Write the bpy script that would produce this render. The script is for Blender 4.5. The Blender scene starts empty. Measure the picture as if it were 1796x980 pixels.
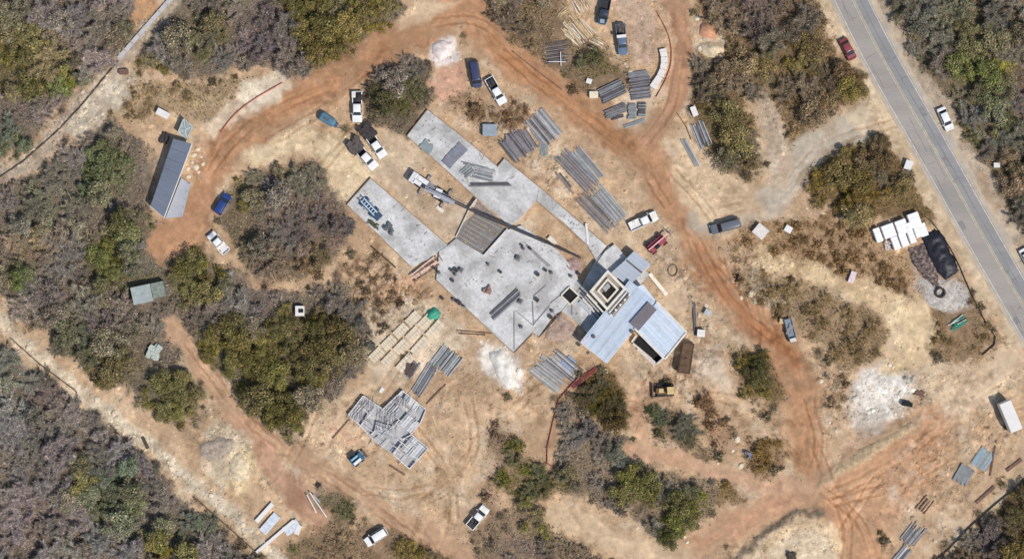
import bpy, math, random
import numpy as np
from mathutils import Vector, Matrix
from mathutils.geometry import tessellate_polygon
R = math.radians
rng = random.Random(7)
nr = np.random.RandomState(11)
S = 0.115            # metres per photo pixel at ground level
H = 450.0            # aircraft camera height
sc = bpy.context.scene
COL = sc.collection

# ------------------------------------------------------------------ camera
cd = bpy.data.cameras.new('camera'); cam = bpy.data.objects.new('camera', cd); COL.objects.link(cam)
cam.location = (0, 0, H); cam.rotation_euler = (0, 0, 0)
cd.sensor_width = 36; cd.lens = 36 * H / (1796 * S); cd.clip_start = 1; cd.clip_end = 9000
sc.camera = cam
# ------------------------------------------------------------------ world and sun
SUN_EL, SUN_AZ = 54, 131       # azimuth clockwise from +Y
w = bpy.data.worlds.new('World'); sc.world = w; w.use_nodes = True
nt = w.node_tree; bg = nt.nodes['Background']
sky = nt.nodes.new('ShaderNodeTexSky'); sky.sky_type = 'NISHITA'; sky.sun_disc = False
sky.sun_elevation = R(SUN_EL); sky.sun_rotation = R(SUN_AZ)
nt.links.new(sky.outputs[0], bg.inputs[0]); bg.inputs[1].default_value = 0.125
sl = bpy.data.lights.new('sun', 'SUN'); sun = bpy.data.objects.new('sun', sl); COL.objects.link(sun)
sl.energy = 3.85; sl.angle = R(0.6); sl.color = (1, .95, .88)
d = Vector((math.sin(R(SUN_AZ)) * math.cos(R(SUN_EL)), math.cos(R(SUN_AZ)) * math.cos(R(SUN_EL)), math.sin(R(SUN_EL))))
sun.rotation_euler = d.to_track_quat('Z', 'Y').to_euler(); sun.location = (0, 0, 60)
vs = sc.view_settings; vs.view_transform = 'Standard'; vs.look = 'None'; vs.exposure = 0.0; vs.gamma = 1

# ------------------------------------------------------------------ helpers
def lin(c):
    c = c / 255.0
    return c / 12.92 if c <= .04045 else ((c + .055) / 1.055) ** 2.4
KK = 1.2
def A(r, g, b):
    return tuple(min(.86, lin(v) / KK) for v in (r, g, b))
def P(x, y, z=0.0):
    k = S * (1 - z / H)
    return Vector(((x - 898) * k, (490 - y) * k, z))

MATS = {}
def mat(name, rgb, rough=.85, metal=0, nscale=1.5, namt=.18, fine=9.0, famt=.12, spec=.3, tint=None, bump=0, objcol=False, stretch=None):
    if name in MATS: return MATS[name]
    m = bpy.data.materials.new(name); m.use_nodes = True; MATS[name] = m
    n = m.node_tree.nodes; l = m.node_tree.links; b = n['Principled BSDF']
    b.inputs['Roughness'].default_value = rough; b.inputs['Metallic'].default_value = metal
    b.inputs['Specular IOR Level'].default_value = spec
    geo = n.new('ShaderNodeNewGeometry')
    src = geo.outputs['Position']
    if stretch:
        mp = n.new('ShaderNodeMapping'); mp.inputs['Rotation'].default_value = (0, 0, stretch[0]); mp.inputs['Scale'].default_value = (stretch[1], 1, 1)
        l.new(src, mp.inputs[0]); src = mp.outputs[0]
    def noise(scale, amt, det=4):
        t = n.new('ShaderNodeTexNoise'); t.inputs['Scale'].default_value = scale; t.inputs['Detail'].default_value = det
        l.new(src, t.inputs['Vector'])
        mr = n.new('ShaderNodeMapRange'); mr.inputs[1].default_value = .3; mr.inputs[2].default_value = .7
        mr.inputs[3].default_value = 1 - amt; mr.inputs[4].default_value = 1 + amt; l.new(t.outputs[0], mr.inputs[0])
        return mr.outputs[0], t
    f1, _ = noise(nscale, namt); f2, t2 = noise(fine, famt)
    mu = n.new('ShaderNodeMath'); mu.operation = 'MULTIPLY'; l.new(f1, mu.inputs[0]); l.new(f2, mu.inputs[1])
    vm = n.new('ShaderNodeVectorMath'); vm.operation = 'SCALE'
    if objcol:
        oi = n.new('ShaderNodeObjectInfo'); l.new(oi.outputs['Color'], vm.inputs[0])
    elif tint:
        mx = n.new('ShaderNodeMix'); mx.data_type = 'RGBA'
        t3 = n.new('ShaderNodeTexNoise'); t3.inputs['Scale'].default_value = nscale * .6; t3.inputs['Detail'].default_value = 5
        l.new(src, t3.inputs['Vector'])
        mr = n.new('ShaderNodeMapRange'); mr.inputs[1].default_value = .42; mr.inputs[2].default_value = .62; l.new(t3.outputs[0], mr.inputs[0])
        l.new(mr.outputs[0], mx.inputs[0]); mx.inputs[6].default_value = (*rgb, 1); mx.inputs[7].default_value = (*tint, 1)
        l.new(mx.outputs[2], vm.inputs[0])
    else:
        vm.inputs[0].default_value = rgb
    l.new(mu.outputs[0], vm.inputs['Scale']); l.new(vm.outputs[0], b.inputs['Base Color'])
    if bump:
        bp = n.new('ShaderNodeBump'); bp.inputs['Strength'].default_value = bump; bp.inputs['Distance'].default_value = .1
        l.new(t2.outputs[0], bp.inputs['Height']); l.new(bp.outputs[0], b.inputs['Normal'])
    return m

def attr_mat(name, amt1, amt2, bump, rough=.95, obj=False, s1=.9, s2=6.0, trans=0, hue=0):
    """colour comes from the mesh's own colour attribute (and the object's colour)"""
    m = bpy.data.materials.new(name); m.use_nodes = True; MATS[name] = m
    n = m.node_tree.nodes; l = m.node_tree.links; b = n['Principled BSDF']
    b.inputs['Roughness'].default_value = rough; b.inputs['Specular IOR Level'].default_value = .1
    at = n.new('ShaderNodeAttribute'); at.attribute_name = 'col'
    geo = n.new('ShaderNodeNewGeometry'); cur = at.outputs['Color']
    if obj:
        oi = n.new('ShaderNodeObjectInfo'); mm = n.new('ShaderNodeVectorMath'); mm.operation = 'MULTIPLY'
        l.new(cur, mm.inputs[0]); l.new(oi.outputs['Color'], mm.inputs[1]); cur = mm.outputs[0]
    last = None
    for s, a, det in ((s1, amt1, 5), (s2, amt2, 3)):
        if a <= 0: continue
        t = n.new('ShaderNodeTexNoise'); t.inputs['Scale'].default_value = s; t.inputs['Detail'].default_value = det; t.inputs['Roughness'].default_value = .65
        l.new(geo.outputs['Position'], t.inputs['Vector'])
        mr = n.new('ShaderNodeMapRange'); mr.inputs[1].default_value = .3; mr.inputs[2].default_value = .7; mr.inputs[3].default_value = 1 - a; mr.inputs[4].default_value = 1 + a
        l.new(t.outputs[0], mr.inputs[0])
        v = n.new('ShaderNodeVectorMath'); v.operation = 'SCALE'; l.new(cur, v.inputs[0]); l.new(mr.outputs[0], v.inputs['Scale']); cur = v.outputs[0]; last = t
    l.new(cur, b.inputs['Base Color'])
    if bump and last:
        bp = n.new('ShaderNodeBump'); bp.inputs['Strength'].default_value = bump; bp.inputs['Distance'].default_value = .25
        l.new(last.outputs[0], bp.inputs['Height']); l.new(bp.outputs[0], b.inputs['Normal'])
    return m

def link(o, parent=None):
    COL.objects.link(o)
    if parent is not None: o.parent = parent
    return o
def tag(o, label=None, cat=None, group=None, kind=None):
    if label: o['label'] = label
    if cat: o['category'] = cat
    if group: o['group'] = group
    if kind: o['kind'] = kind
    return o
def thing(name, label, cat, loc, rz=0, group=None):
    o = bpy.data.objects.new(name, None); o.empty_display_size = .5; link(o)
    o.location = loc; o.rotation_euler = (0, 0, rz)
    return tag(o, label, cat, group)
def put(name, me, m, parent=None, loc=None, rot=None, label=None):
    o = bpy.data.objects.new(name, me)
    if not me.materials: me.materials.append(None)
    o.material_slots[0].link = 'OBJECT'; o.material_slots[0].material = m
    if loc is not None: o.location = loc
    if rot is not None: o.rotation_euler = rot
    if label: o['label'] = label
    return link(o, parent)

class MB:
    def __init__(s): s.v = []; s.f = []
    def add(s, vs, fs):
        k = len(s.v); s.v += [tuple(v) for v in vs]; s.f += [tuple(i + k for i in f) for f in fs]; return s
    def box(s, cx, cy, cz, sx, sy, sz, rz=0, taper=1):
        c, sn = math.cos(rz), math.sin(rz); vs = []
        for z, t in ((-1, 1), (1, taper)):
            for x, y in ((-1, -1), (1, -1), (1, 1), (-1, 1)):
                X, Y = x * sx / 2 * t, y * sy / 2 * t
                vs.append((cx + X * c - Y * sn, cy + X * sn + Y * c, cz + z * sz / 2))
        return s.add(vs, [(3, 2, 1, 0), (4, 5, 6, 7), (0, 1, 5, 4), (1, 2, 6, 5), (2, 3, 7, 6), (3, 0, 4, 7)])
    def hexa(s, a, b):           # two 4-point rings
        return s.add(list(a) + list(b), [(3, 2, 1, 0), (4, 5, 6, 7), (0, 1, 5, 4), (1, 2, 6, 5), (2, 3, 7, 6), (3, 0, 4, 7)])
    def bar(s, p, q, w, h):      # rectangular bar between two points
        p, q = Vector(p), Vector(q); d = (q - p); d.normalize()
        up = Vector((0, 0, 1)) if abs(d.z) < .95 else Vector((1, 0, 0))
        a = d.cross(up).normalized() * w / 2; u = a.cross(d).normalized() * h / 2
        r = lambda c: [c - a - u, c + a - u, c + a + u, c - a + u]
        return s.hexa(r(p), r(q))
    def tube(s, p, q, r0, r1=None, n=8, cap=True):
        p, q = Vector(p), Vector(q); r1 = r0 if r1 is None else r1
        d = (q - p).normalized(); up = Vector((0, 0, 1)) if abs(d.z) < .9 else Vector((1, 0, 0))
        a = d.cross(up).normalized(); u = a.cross(d).normalized(); vs = []
        for c, r in ((p, r0), (q, r1)):
            for i in range(n):
                t = 2 * math.pi * i / n; vs.append(c + a * math.cos(t) * r + u * math.sin(t) * r)
        fs = [(i, (i + 1) % n, n + (i + 1) % n, n + i) for i in range(n)]
        if cap: fs += [tuple(range(n - 1, -1, -1)), tuple(range(n, 2 * n))]
        return s.add(vs, fs)
    def prism(s, poly, z0, z1, holes=()):
        loops = [list(poly)] + [list(h) for h in holes]
        flat = [p for lp in loops for p in lp]; n = len(flat)
        tri = tessellate_polygon([[Vector((p[0], p[1], 0)) for p in lp] for lp in loops])
        vs = [(p[0], p[1], z1) for p in flat] + [(p[0], p[1], z0) for p in flat]; fs = []
        for t in tri:
            a, b, c = [flat[i] for i in t]
            cr = (b[0] - a[0]) * (c[1] - a[1]) - (b[1] - a[1]) * (c[0] - a[0])
            t = tuple(t) if cr > 0 else tuple(reversed(t))
            fs.append(t); fs.append(tuple(i + n for i in reversed(t)))
        k = 0
        for li, lp in enumerate(loops):
            m = len(lp); ar = sum(lp[i][0] * lp[(i + 1) % m][1] - lp[(i + 1) % m][0] * lp[i][1] for i in range(m))
            ccw = (ar > 0) == (li == 0)
            for i in range(m):
                a, b = k + i, k + (i + 1) % m
                fs.append((a + n, b + n, b, a) if ccw else (b + n, a + n, a, b))
            k += m
        return s.add(vs, fs)
    def loft(s, secs):           # sections: (x, half width, z0, z1, chamfer)
        n = 8; vs = []
        for x, hw, z0, z1, c in secs:
            vs += [(x, -hw, z0), (x, hw, z0), (x, hw, z1 - c), (x, hw - c * .5, z1 - c * .3), (x, hw - c * 1.4, z1), (x, -hw + c * 1.4, z1), (x, -hw + c * .5, z1 - c * .3), (x, -hw, z1 - c)]
        fs = []
        for k in range(len(secs) - 1):
            for i in range(n):
                j = (i + 1) % n; a = k * n
                fs.append((a + i, a + n + i, a + n + j, a + j))
        fs += [tuple(range(n)), tuple(range(len(vs) - 1, len(vs) - 1 - n, -1))]
        return s.add(vs, fs)
    def mesh(s, name, smooth=False):
        me = bpy.data.meshes.new(name); me.from_pydata(s.v, [], s.f); me.materials.append(None)
        if smooth: me.shade_smooth()
        return me

def npmesh(name, V, F, col=None, smooth=False):
    """V (n,3), F (m,k) arrays of equal sized faces"""
    me = bpy.data.meshes.new(name); n, m, k = len(V), len(F), F.shape[1]
    me.vertices.add(n); me.vertices.foreach_set('co', np.asarray(V, np.float32).ravel())
    me.loops.add(m * k); me.loops.foreach_set('vertex_index', np.asarray(F, np.int32).ravel())
    me.polygons.add(m); me.polygons.foreach_set('loop_start', np.arange(0, m * k, k, dtype=np.int32))
    me.update(calc_edges=True)
    if col is not None:
        a = me.color_attributes.new('col', 'FLOAT_COLOR', 'POINT')
        c = np.ones((n, 4), np.float32); c[:, :3] = col; a.data.foreach_set('color', c.ravel())
    me.materials.append(None)
    if smooth: me.shade_smooth()
    return me

# ------------------------------------------------------------------ noise
TAB = np.random.RandomState(3).rand(256, 256)
def vn(x, y, sc_, seed=0):
    x = x / sc_ + seed * 17.3; y = y / sc_ + seed * 31.7
    xi = np.floor(x).astype(int); yi = np.floor(y).astype(int); fx = x - xi; fy = y - yi
    fx = fx * fx * (3 - 2 * fx); fy = fy * fy * (3 - 2 * fy)
    a = TAB[xi & 255, yi & 255]; b = TAB[(xi + 1) & 255, yi & 255]; c = TAB[xi & 255, (yi + 1) & 255]; e = TAB[(xi + 1) & 255, (yi + 1) & 255]
    return (a * (1 - fx) + b * fx) * (1 - fy) + (c * (1 - fx) + e * fx) * fy
def fbm(x, y, sc_, seed=0, o=4):
    t = 0; a = .5; s = 0
    for k in range(o): t = t + a * vn(x, y, sc_ / 2 ** k, seed + k * 5); s += a; a *= .55
    return t / s

# ------------------------------------------------------------------ the painted terrain map
ST = 2
gx = np.arange(-150, 1947, ST); gy = np.arange(-130, 1112, ST)
GX, GY = np.meshgrid(gx, gy); NY, NX = GX.shape
WXp = GX + 34 * (fbm(GX, GY, 60, 1) - .5) + 20 * (fbm(GX, GY, 15, 2, 3) - .5)
WYp = GY + 34 * (fbm(GX, GY, 60, 3) - .5) + 20 * (fbm(GX, GY, 15, 4, 3) - .5)
col = np.zeros((NY, NX, 3)); hgt = np.zeros((NY, NX)); cls = np.zeros((NY, NX), int)
veg = np.zeros((NY, NX)); vcol = np.zeros((NY, NX, 3)); rub = np.zeros((NY, NX)); leaf = np.zeros((NY, NX)); frg = np.zeros((NY, NX)); NZG = fbm(GX, GY, 30, 61, 4) - .5; NZH = fbm(GX, GY, 11, 63, 3) - .5
def srgb(c): return np.array([lin(v) / KK for v in c])
def sm(d, soft): t = np.clip(.5 - d / soft, 0, 1); return t * t * (3 - 2 * t)
def window(pts, pad):
    xs = [p[0] for p in pts]; ys = [p[1] for p in pts]
    i0 = max(0, int((min(ys) - pad - gy[0]) / ST)); i1 = min(NY, int((max(ys) + pad - gy[0]) / ST) + 2)
    j0 = max(0, int((min(xs) - pad - gx[0]) / ST)); j1 = min(NX, int((max(xs) + pad - gx[0]) / ST) + 2)
    return slice(i0, i1), slice(j0, j1)
def seg_d(X, Y, pts, closed):
    best = np.full(X.shape, 1e9); lat = np.zeros(X.shape); arc = np.zeros(X.shape); s0 = 0; inside = np.zeros(X.shape, bool)
    n = len(pts)
    for i in range(n if closed else n - 1):
        (x0, y0), (x1, y1) = pts[i], pts[(i + 1) % n]; dx, dy = x1 - x0, y1 - y0; L = math.hypot(dx, dy) + 1e-6
        t = np.clip(((X - x0) * dx + (Y - y0) * dy) / L / L, 0, 1); ex = X - x0 - t * dx; ey = Y - y0 - t * dy
        dd = np.hypot(ex, ey); k = dd < best
        best[k] = dd[k]
        if not closed:
            lat[k] = ((X - x0) * dy - (Y - y0) * dx)[k] / L; arc[k] = (s0 + t * L)[k]; s0 += L
        else:
            c = ((y0 > Y) != (y1 > Y)) & (X < (x1 - x0) * (Y - y0) / (y1 - y0 + 1e-9) + x0); inside ^= c
    return best, lat, arc, inside
def curve(pts, it=2):
    for _ in range(it):
        q = [pts[0]]
        for a, b in zip(pts[:-1], pts[1:]):
            q += [(a[0] * .75 + b[0] * .25, a[1] * .75 + b[1] * .25), (a[0] * .25 + b[0] * .75, a[1] * .25 + b[1] * .75)]
        pts = q + [pts[-1]]
    return pts
def area(kind, pts, wd=0, soft=14, warp=True):
    pad = wd + soft + 34; wy, wx = window(pts, pad)
    X = (WXp if warp else GX)[wy, wx]; Y = (WYp if warp else GY)[wy, wx]
    if kind == 'line':
        dd, lat, arc, _ = seg_d(X, Y, pts, False); return (wy, wx), sm(dd - wd / 2, soft), lat, arc
    if kind == 'poly':
        dd, _, _, ins = seg_d(X, Y, pts, True); dd = np.where(ins, -dd, dd); return (wy, wx), sm(dd, soft), None, None
def ell(cx, cy, rx, ry=None, n=14, rot=0):
    ry = ry or rx; c, s_ = math.cos(R(rot)), math.sin(R(rot))
    return [(cx + rx * math.cos(t) * c - ry * math.sin(t) * s_, cy + rx * math.cos(t) * s_ + ry * math.sin(t) * c) for t in [2 * math.pi * i / n for i in range(n)]]
def paint(kind, pts, c, wd=0, soft=14, a=1.0, dh=0, cl=None, noveg=False, streak=0, rb=None, warp=True, patch=0):
    w_, m, lat, arc = area(kind, pts, wd, soft, warp); m = m * a
    if patch: m = m * np.clip((fbm(GX[w_], GY[w_], 26, int(patch * 10) + 3) - .35) * 4, 0, 1)
    cc = np.ones(m.shape + (3,)) * srgb(c)
    if streak:
        sn = fbm(lat, arc / 12, 8, 5, 3) - .5; cc = cc * (1 + streak * 2.0 * sn)[..., None]; hgt[w_] += .12 * streak * sn * m
        m = np.clip(m * (.95 + 1.0 * (fbm(GX[w_], GY[w_], 30, 77, 4) - .40)), 0, 1)
    col[w_] = col[w_] * (1 - m[..., None]) + cc * m[..., None]
    hgt[w_] += dh * m
    if cl is not None: cls[w_] = np.where(m > .5, cl, cls[w_])
    if noveg: veg[w_] *= (1 - np.clip(m * 1.3, 0, 1)); frg[w_] *= (1 - np.clip(m * 1.15, 0, 1))
    if rb is not None: rub[w_] = rub[w_] * (1 - m) + rb * m
def grow(pts, dens=1.0, c=(120, 108, 92), soft=10, floor=(118, 106, 92), lf=.15, kind='poly', wd=0, fa=.95, ek=1.0):
    w_, m0, _, _ = area(kind, pts, wd, 46)
    nz = (NZG[w_] * 1.3 + NZH[w_] * .9) * ek; mf = np.clip((m0 - .5 + nz * .75) * 2.0 + .5, 0, 1); m = np.clip((m0 - .52 + nz * .45) * 4 + .5, 0, 1)
    frg[w_] = np.maximum(frg[w_], mf * dens)
    f = np.ones(m.shape + (3,)) * srgb(floor); k = (mf * fa)[..., None]; f = f * (1 + .5 * NZH[w_])[..., None]
    col[w_] = col[w_] * (1 - k) + f * k
    veg[w_] = np.maximum(veg[w_], m * dens); vcol[w_] = vcol[w_] * (1 - m[..., None]) + srgb(c) * m[..., None]; leaf[w_] = leaf[w_] * (1 - m) + lf * m
    cls[w_] = np.where(m > .5, 0, cls[w_])
def green(cx, cy, rx, ry, c, lf=.95, rot=0, soft=26):
    w_, m, _, _ = area('poly', ell(cx, cy, rx, ry, rot=rot), 0, soft)
    vcol[w_] = vcol[w_] * (1 - m[..., None]) + srgb(c) * m[..., None]; leaf[w_] = leaf[w_] * (1 - m) + lf * m

SAND = (199, 167, 132); PALE = (219, 199, 168); ORANGE = (180, 136, 100); CHALK = (224, 215, 202); MAUVE = (128, 118, 110); GREY = (124, 117, 106)
OLIVE = (112, 104, 58); DKG = (84, 84, 50); TEAL = (112, 118, 104); YEL = (128, 118, 66); BRN = (136, 114, 84)
col[:] = srgb(SAND); cls[:] = 1; rub[:] = .12
# broad natural colour drift of the bare soil
b1 = np.clip((fbm(GX, GY, 120, 9) - .45) * 4, 0, 1)[..., None]; col = col * (1 - b1 * .5) + srgb((190, 156, 120)) * b1 * .5
b2 = np.clip((fbm(GX, GY, 60, 12) - .55) * 5, 0, 1)[..., None]; col = col * (1 - b2 * .5) + srgb((214, 196, 166)) * b2 * .5
G = grow
# --- woods
G([(-200, -200), (300, -200), (262, 30), (225, 85), (180, 118), (120, 178), (55, 240), (0, 290), (-200, 420)], 1, MAUVE)
for a in [(45, 115, 75, 60, (110, 104, 60)), (95, 105, 38, 45, YEL), (125, 150, 30, 22, (96, 104, 44)), (20, 260, 40, 40, (104, 110, 84)), (240, 70, 30, 40, (118, 110, 86)), (0, 30, 60, 30, (120, 112, 84))]: green(*a)
G([(285, -200), (712, -200), (696, 10), (690, 50), (655, 78), (600, 112), (530, 138), (480, 128), (425, 118), (380, 135), (300, 128), (255, 122), (246, 88), (280, 48), (306, 0)], 1, (124, 114, 100))
for a in [(600, 50, 95, 75, (116, 104, 56)), (560, 20, 60, 50, (104, 98, 52)), (360, 60, 50, 50, (112, 106, 76)), (640, 30, 50, 50, (124, 112, 56)), (460, 60, 45, 55, (120, 108, 108), .1), (275, 120, 30, 20, (116, 108, 60))]: green(*a)
G([(-200, 420), (0, 330), (60, 290), (110, 250), (190, 205), (250, 235), (268, 300), (262, 380), (300, 405), (345, 440), (410, 470), (450, 500), (560, 505), (610, 500), (640, 560), (655, 600), (648, 640), (610, 680), (560, 755), (520, 785), (480, 752), (430, 695), (380, 640), (330, 600), (300, 590), (320, 640), (372, 690), (350, 735), (300, 740), (235, 700), (150, 640), (60, 570), (0, 510), (-200, 420)], 1, (126, 116, 102))
for a in [(215, 465, 70, 60, (104, 104, 54)), (235, 400, 40, 30, (100, 100, 60)), (350, 475, 60, 70, (110, 104, 56)), (470, 620, 130, 85, (108, 102, 52)), (495, 720, 50, 55, (102, 96, 50)), (545, 600, 80, 60, (100, 92, 54)), (300, 700, 55, 50, (118, 112, 66)), (32, 488, 24, 28, (98, 108, 60)), (190, 300, 45, 45, (104, 112, 74)), (90, 350, 60, 60, (116, 116, 96), .4), (440, 530, 50, 40, (122, 112, 108), .1), (255, 445, 35, 30, (118, 122, 110), .1), (120, 600, 60, 40, (110, 110, 86), .3), (200, 640, 60, 40, (114, 106, 72), .5), (60, 430, 50, 30, (146, 128, 98), .2), (580, 470, 40, 30, (128, 112, 98), .1)]: green(*a)
G([(-200, 400), (0, 598), (60, 645), (125, 700), (200, 760), (262, 815), (330, 866), (400, 930), (450, 1000), (420, 1300), (-200, 1300)], 1, (124, 118, 110))
for a in [(45, 660, 50, 70, (122, 126, 112), .1), (160, 850, 50, 40, (118, 112, 66)), (200, 880, 60, 45, (108, 112, 82)), (290, 965, 45, 40, (126, 118, 52)), (205, 835, 30, 26, (108, 120, 96)), (85, 700, 30, 40, (116, 104, 98), .05), (50, 920, 90, 60, (130, 116, 112), .1), (330, 920, 50, 30, (104, 110, 88), .5)]: green(*a)
G(ell(504, 386, 110, 102), 1, (120, 111, 102), floor=(124, 108, 90), ek=.35)
for a in [(520, 310, 50, 24, (122, 112, 88), .3), (560, 400, 45, 50, (122, 106, 98), .0), (425, 345, 26, 50, (112, 106, 66), .6), (430, 420, 30, 40, (122, 112, 80), .4), (500, 470, 60, 20, (118, 100, 76), .3), (550, 450, 30, 26, (124, 106, 74), .5)]: green(*a)
G([(668, 112), (715, 92), (752, 108), (757, 175), (745, 195), (715, 228), (690, 240), (662, 222), (648, 190), (648, 140)], 1, (116, 106, 90), floor=(110, 96, 78))
green(700, 165, 40, 38, (92, 90, 56)); green(690, 125, 40, 20, (124, 114, 112), .1)
G([(848, -150), (975, -150), (985, 25), (1000, 60), (1045, 70), (1075, 108), (1095, 140), (1060, 165), (1010, 158), (960, 120), (900, 68), (852, 30)], .86, (126, 110, 84), floor=(132, 110, 86))
green(1050, 120, 30, 22, (98, 96, 52)); green(1000, 110, 30, 30, (110, 104, 76), .5)
G([(860, 130), (900, 165), (930, 200), (900, 215), (850, 215), (815, 200), (780, 185), (775, 160), (820, 170)], .6, (126, 102, 78), floor=(158, 128, 98), fa=.7)
G([(1222, -150), (1425, -150), (1440, 50), (1475, 110), (1522, 142), (1500, 180), (1440, 215), (1402, 255), (1372, 205), (1340, 152), (1316, 185), (1328, 240), (1345, 292), (1290, 345), (1244, 322), (1228, 240), (1212, 150), (1222, 110), (1278, 62), (1214, 20)], .9, (126, 108, 80), floor=(126, 104, 78))
for a in [(1440, 130, 70, 60, (122, 102, 66), .6), (1350, 30, 60, 60, (116, 102, 88), .2), (1260, 230, 40, 60, (112, 104, 62)), (1380, 110, 50, 40, (116, 104, 60)), (1280, 300, 30, 30, (96, 92, 72), .7), (1495, 160, 26, 20, (118, 104, 52)), (1230, 155, 20, 25, (92, 80, 72), .2)]: green(*a)
G([(1572, -150), (2000, -150), (2000, 560), (1840, 500), (1796, 420), (1752, 348), (1700, 272), (1652, 195), (1624, 145), (1596, 88), (1562, 22), (1540, -60)], .95, (118, 112, 90), floor=(120, 104, 82))
for a in [(1690, 60, 60, 50, (108, 106, 72)), (1752, 122, 14, 20, (156, 156, 50)), (1700, 125, 36, 20, (112, 120, 66)), (1740, 190, 40, 50, (106, 106, 70)), (1640, 60, 30, 40, (112, 114, 96), .3), (1790, 160, 20, 50, (118, 98, 92), .1), (1700, 240, 40, 30, (110, 106, 74)), (1770, 300, 40, 40, (128, 112, 86), .4), (1720, 205, 20, 26, (124, 122, 122), .0)]: green(*a)
G([(1418, 250), (1470, 226), (1530, 222), (1572, 230), (1598, 280), (1615, 340), (1640, 388), (1600, 385), (1560, 392), (1500, 384), (1450, 360), (1408, 318)], .95, (120, 104, 66), floor=(120, 98, 68))
for a in [(1500, 340, 50, 30, (108, 94, 44)), (1530, 270, 40, 40, (104, 88, 60)), (1450, 300, 40, 35, (124, 108, 58)), (1590, 350, 24, 30, (112, 100, 56))]: green(*a)
# dry grass and low scrub on the right
G([(1290, 400), (1380, 385), (1460, 375), (1530, 400), (1600, 440), (1610, 480), (1560, 520), (1500, 500), (1440, 470), (1370, 455), (1320, 455), (1280, 440)], .44, (140, 114, 80), floor=(166, 136, 102), fa=.85)
G([(1300, 470), (1420, 490), (1500, 530), (1560, 570), (1540, 620), (1480, 640), (1440, 610), (1390, 560), (1340, 540), (1290, 520)], .56, (128, 110, 78), floor=(150, 126, 96), fa=.85)
G([(1620, 480), (1680, 490), (1715, 550), (1745, 598), (1720, 625), (1660, 630), (1620, 600), (1640, 560)], .5, (122, 106, 72), floor=(142, 116, 88), fa=.9)
G([(1440, 640), (1480, 650), (1500, 690), (1470, 730), (1440, 700)], .45, (136, 116, 90), floor=(176, 152, 122), fa=.6)
G([(1285, 618), (1320, 605), (1360, 620), (1388, 650), (1385, 700), (1350, 712), (1300, 690)], 1, (112, 100, 58), floor=(120, 100, 72)); green(1330, 645, 30, 25, (86, 80, 44))
G([(1002, 680), (1040, 650), (1065, 645), (1100, 690), (1112, 725), (1098, 760), (1060, 752), (1010, 715)], 1, (92, 82, 44), floor=(110, 90, 62)); green(1085, 745, 25, 20, (88, 70, 36))
G([(985, 700), (1010, 700), (1045, 745), (1105, 765), (1115, 800), (1145, 835), (1180, 840), (1245, 838), (1262, 870), (1232, 900), (1205, 930), (1180, 955), (1150, 930), (1110, 905), (1060, 885), (990, 865), (962, 840), (972, 815), (985, 780), (978, 740)], .95, (124, 116, 104), floor=(140, 120, 96))
for a in [(1118, 850, 36, 40, (100, 98, 48)), (1180, 915, 36, 34, (88, 92, 40)), (1215, 880, 30, 26, (104, 104, 54)), (990, 850, 22, 24, (104, 100, 52)), (1090, 800, 22, 18, (110, 114, 100), .2), (1130, 905, 30, 20, (112, 104, 100), .1)]: green(*a)
G(ell(1272, 868, 20, 24), .9, (112, 98, 56), floor=(150, 122, 90))
G([(1140, 712), (1165, 705), (1205, 735), (1225, 780), (1262, 800), (1240, 815), (1200, 800), (1160, 770), (1140, 740)], .95, (104, 100, 72), floor=(130, 106, 82)); green(1150, 722, 16, 14, (84, 94, 66))
G([(1210, 690), (1250, 690), (1290, 760), (1275, 790), (1240, 760)], .6, (124, 98, 72), floor=(160, 126, 96), fa=.7)
G(ell(1345, 800, 26, 40), .8, (120, 98, 58), floor=(150, 122, 92))
G([(868, 780), (885, 765), (905, 768), (925, 800), (955, 832), (965, 860), (950, 880), (905, 878), (880, 850), (872, 815)], .95, (102, 100, 52), floor=(140, 118, 90))
G([(905, 880), (960, 888), (1000, 950), (1080, 985), (1110, 1200), (800, 1200), (832, 960), (850, 925), (880, 905)], .85, (122, 110, 92), floor=(140, 118, 94))
green(940, 925, 40, 25, (112, 108, 66)); green(910, 960, 40, 20, (118, 110, 110), .1)
G([(862, 745), (885, 750), (880, 900), (855, 900)], .2, (136, 116, 96), floor=(160, 132, 108), fa=.6)
G(ell(588, 882, 44, 40), 1, (104, 102, 70), floor=(116, 102, 78)); green(565, 860, 20, 14, (124, 116, 114), .1)
G([(480, 975), (520, 940), (560, 915), (610, 925), (680, 920), (760, 930), (800, 960), (850, 1200), (400, 1200), (440, 1000)], .75, (124, 108, 84), floor=(140, 116, 90))
green(740, 955, 40, 25, (112, 100, 54)); green(520, 955, 30, 25, (104, 104, 66))
G([(1800, 832), (2000, 680), (2000, 1300), (1580, 1300), (1640, 985), (1700, 920)], 1, (112, 98, 74), floor=(96, 82, 66))
green(1730, 945, 30, 30, (116, 106, 110), .1); green(1770, 880, 30, 30, (104, 92, 54)); green(1790, 960, 30, 26, (116, 104, 52))
# loose low scrub at the woods' open edges
G([(180, 130), (250, 130), (300, 140), (380, 150), (440, 140), (420, 180), (380, 230), (330, 215), (270, 200), (210, 215), (190, 190)], .55, (136, 118, 88), floor=(168, 146, 112), fa=.75)
G([(600, 470), (660, 450), (700, 500), (680, 560), (650, 580)], .4, (132, 112, 90), floor=(176, 146, 114), fa=.6)
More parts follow.
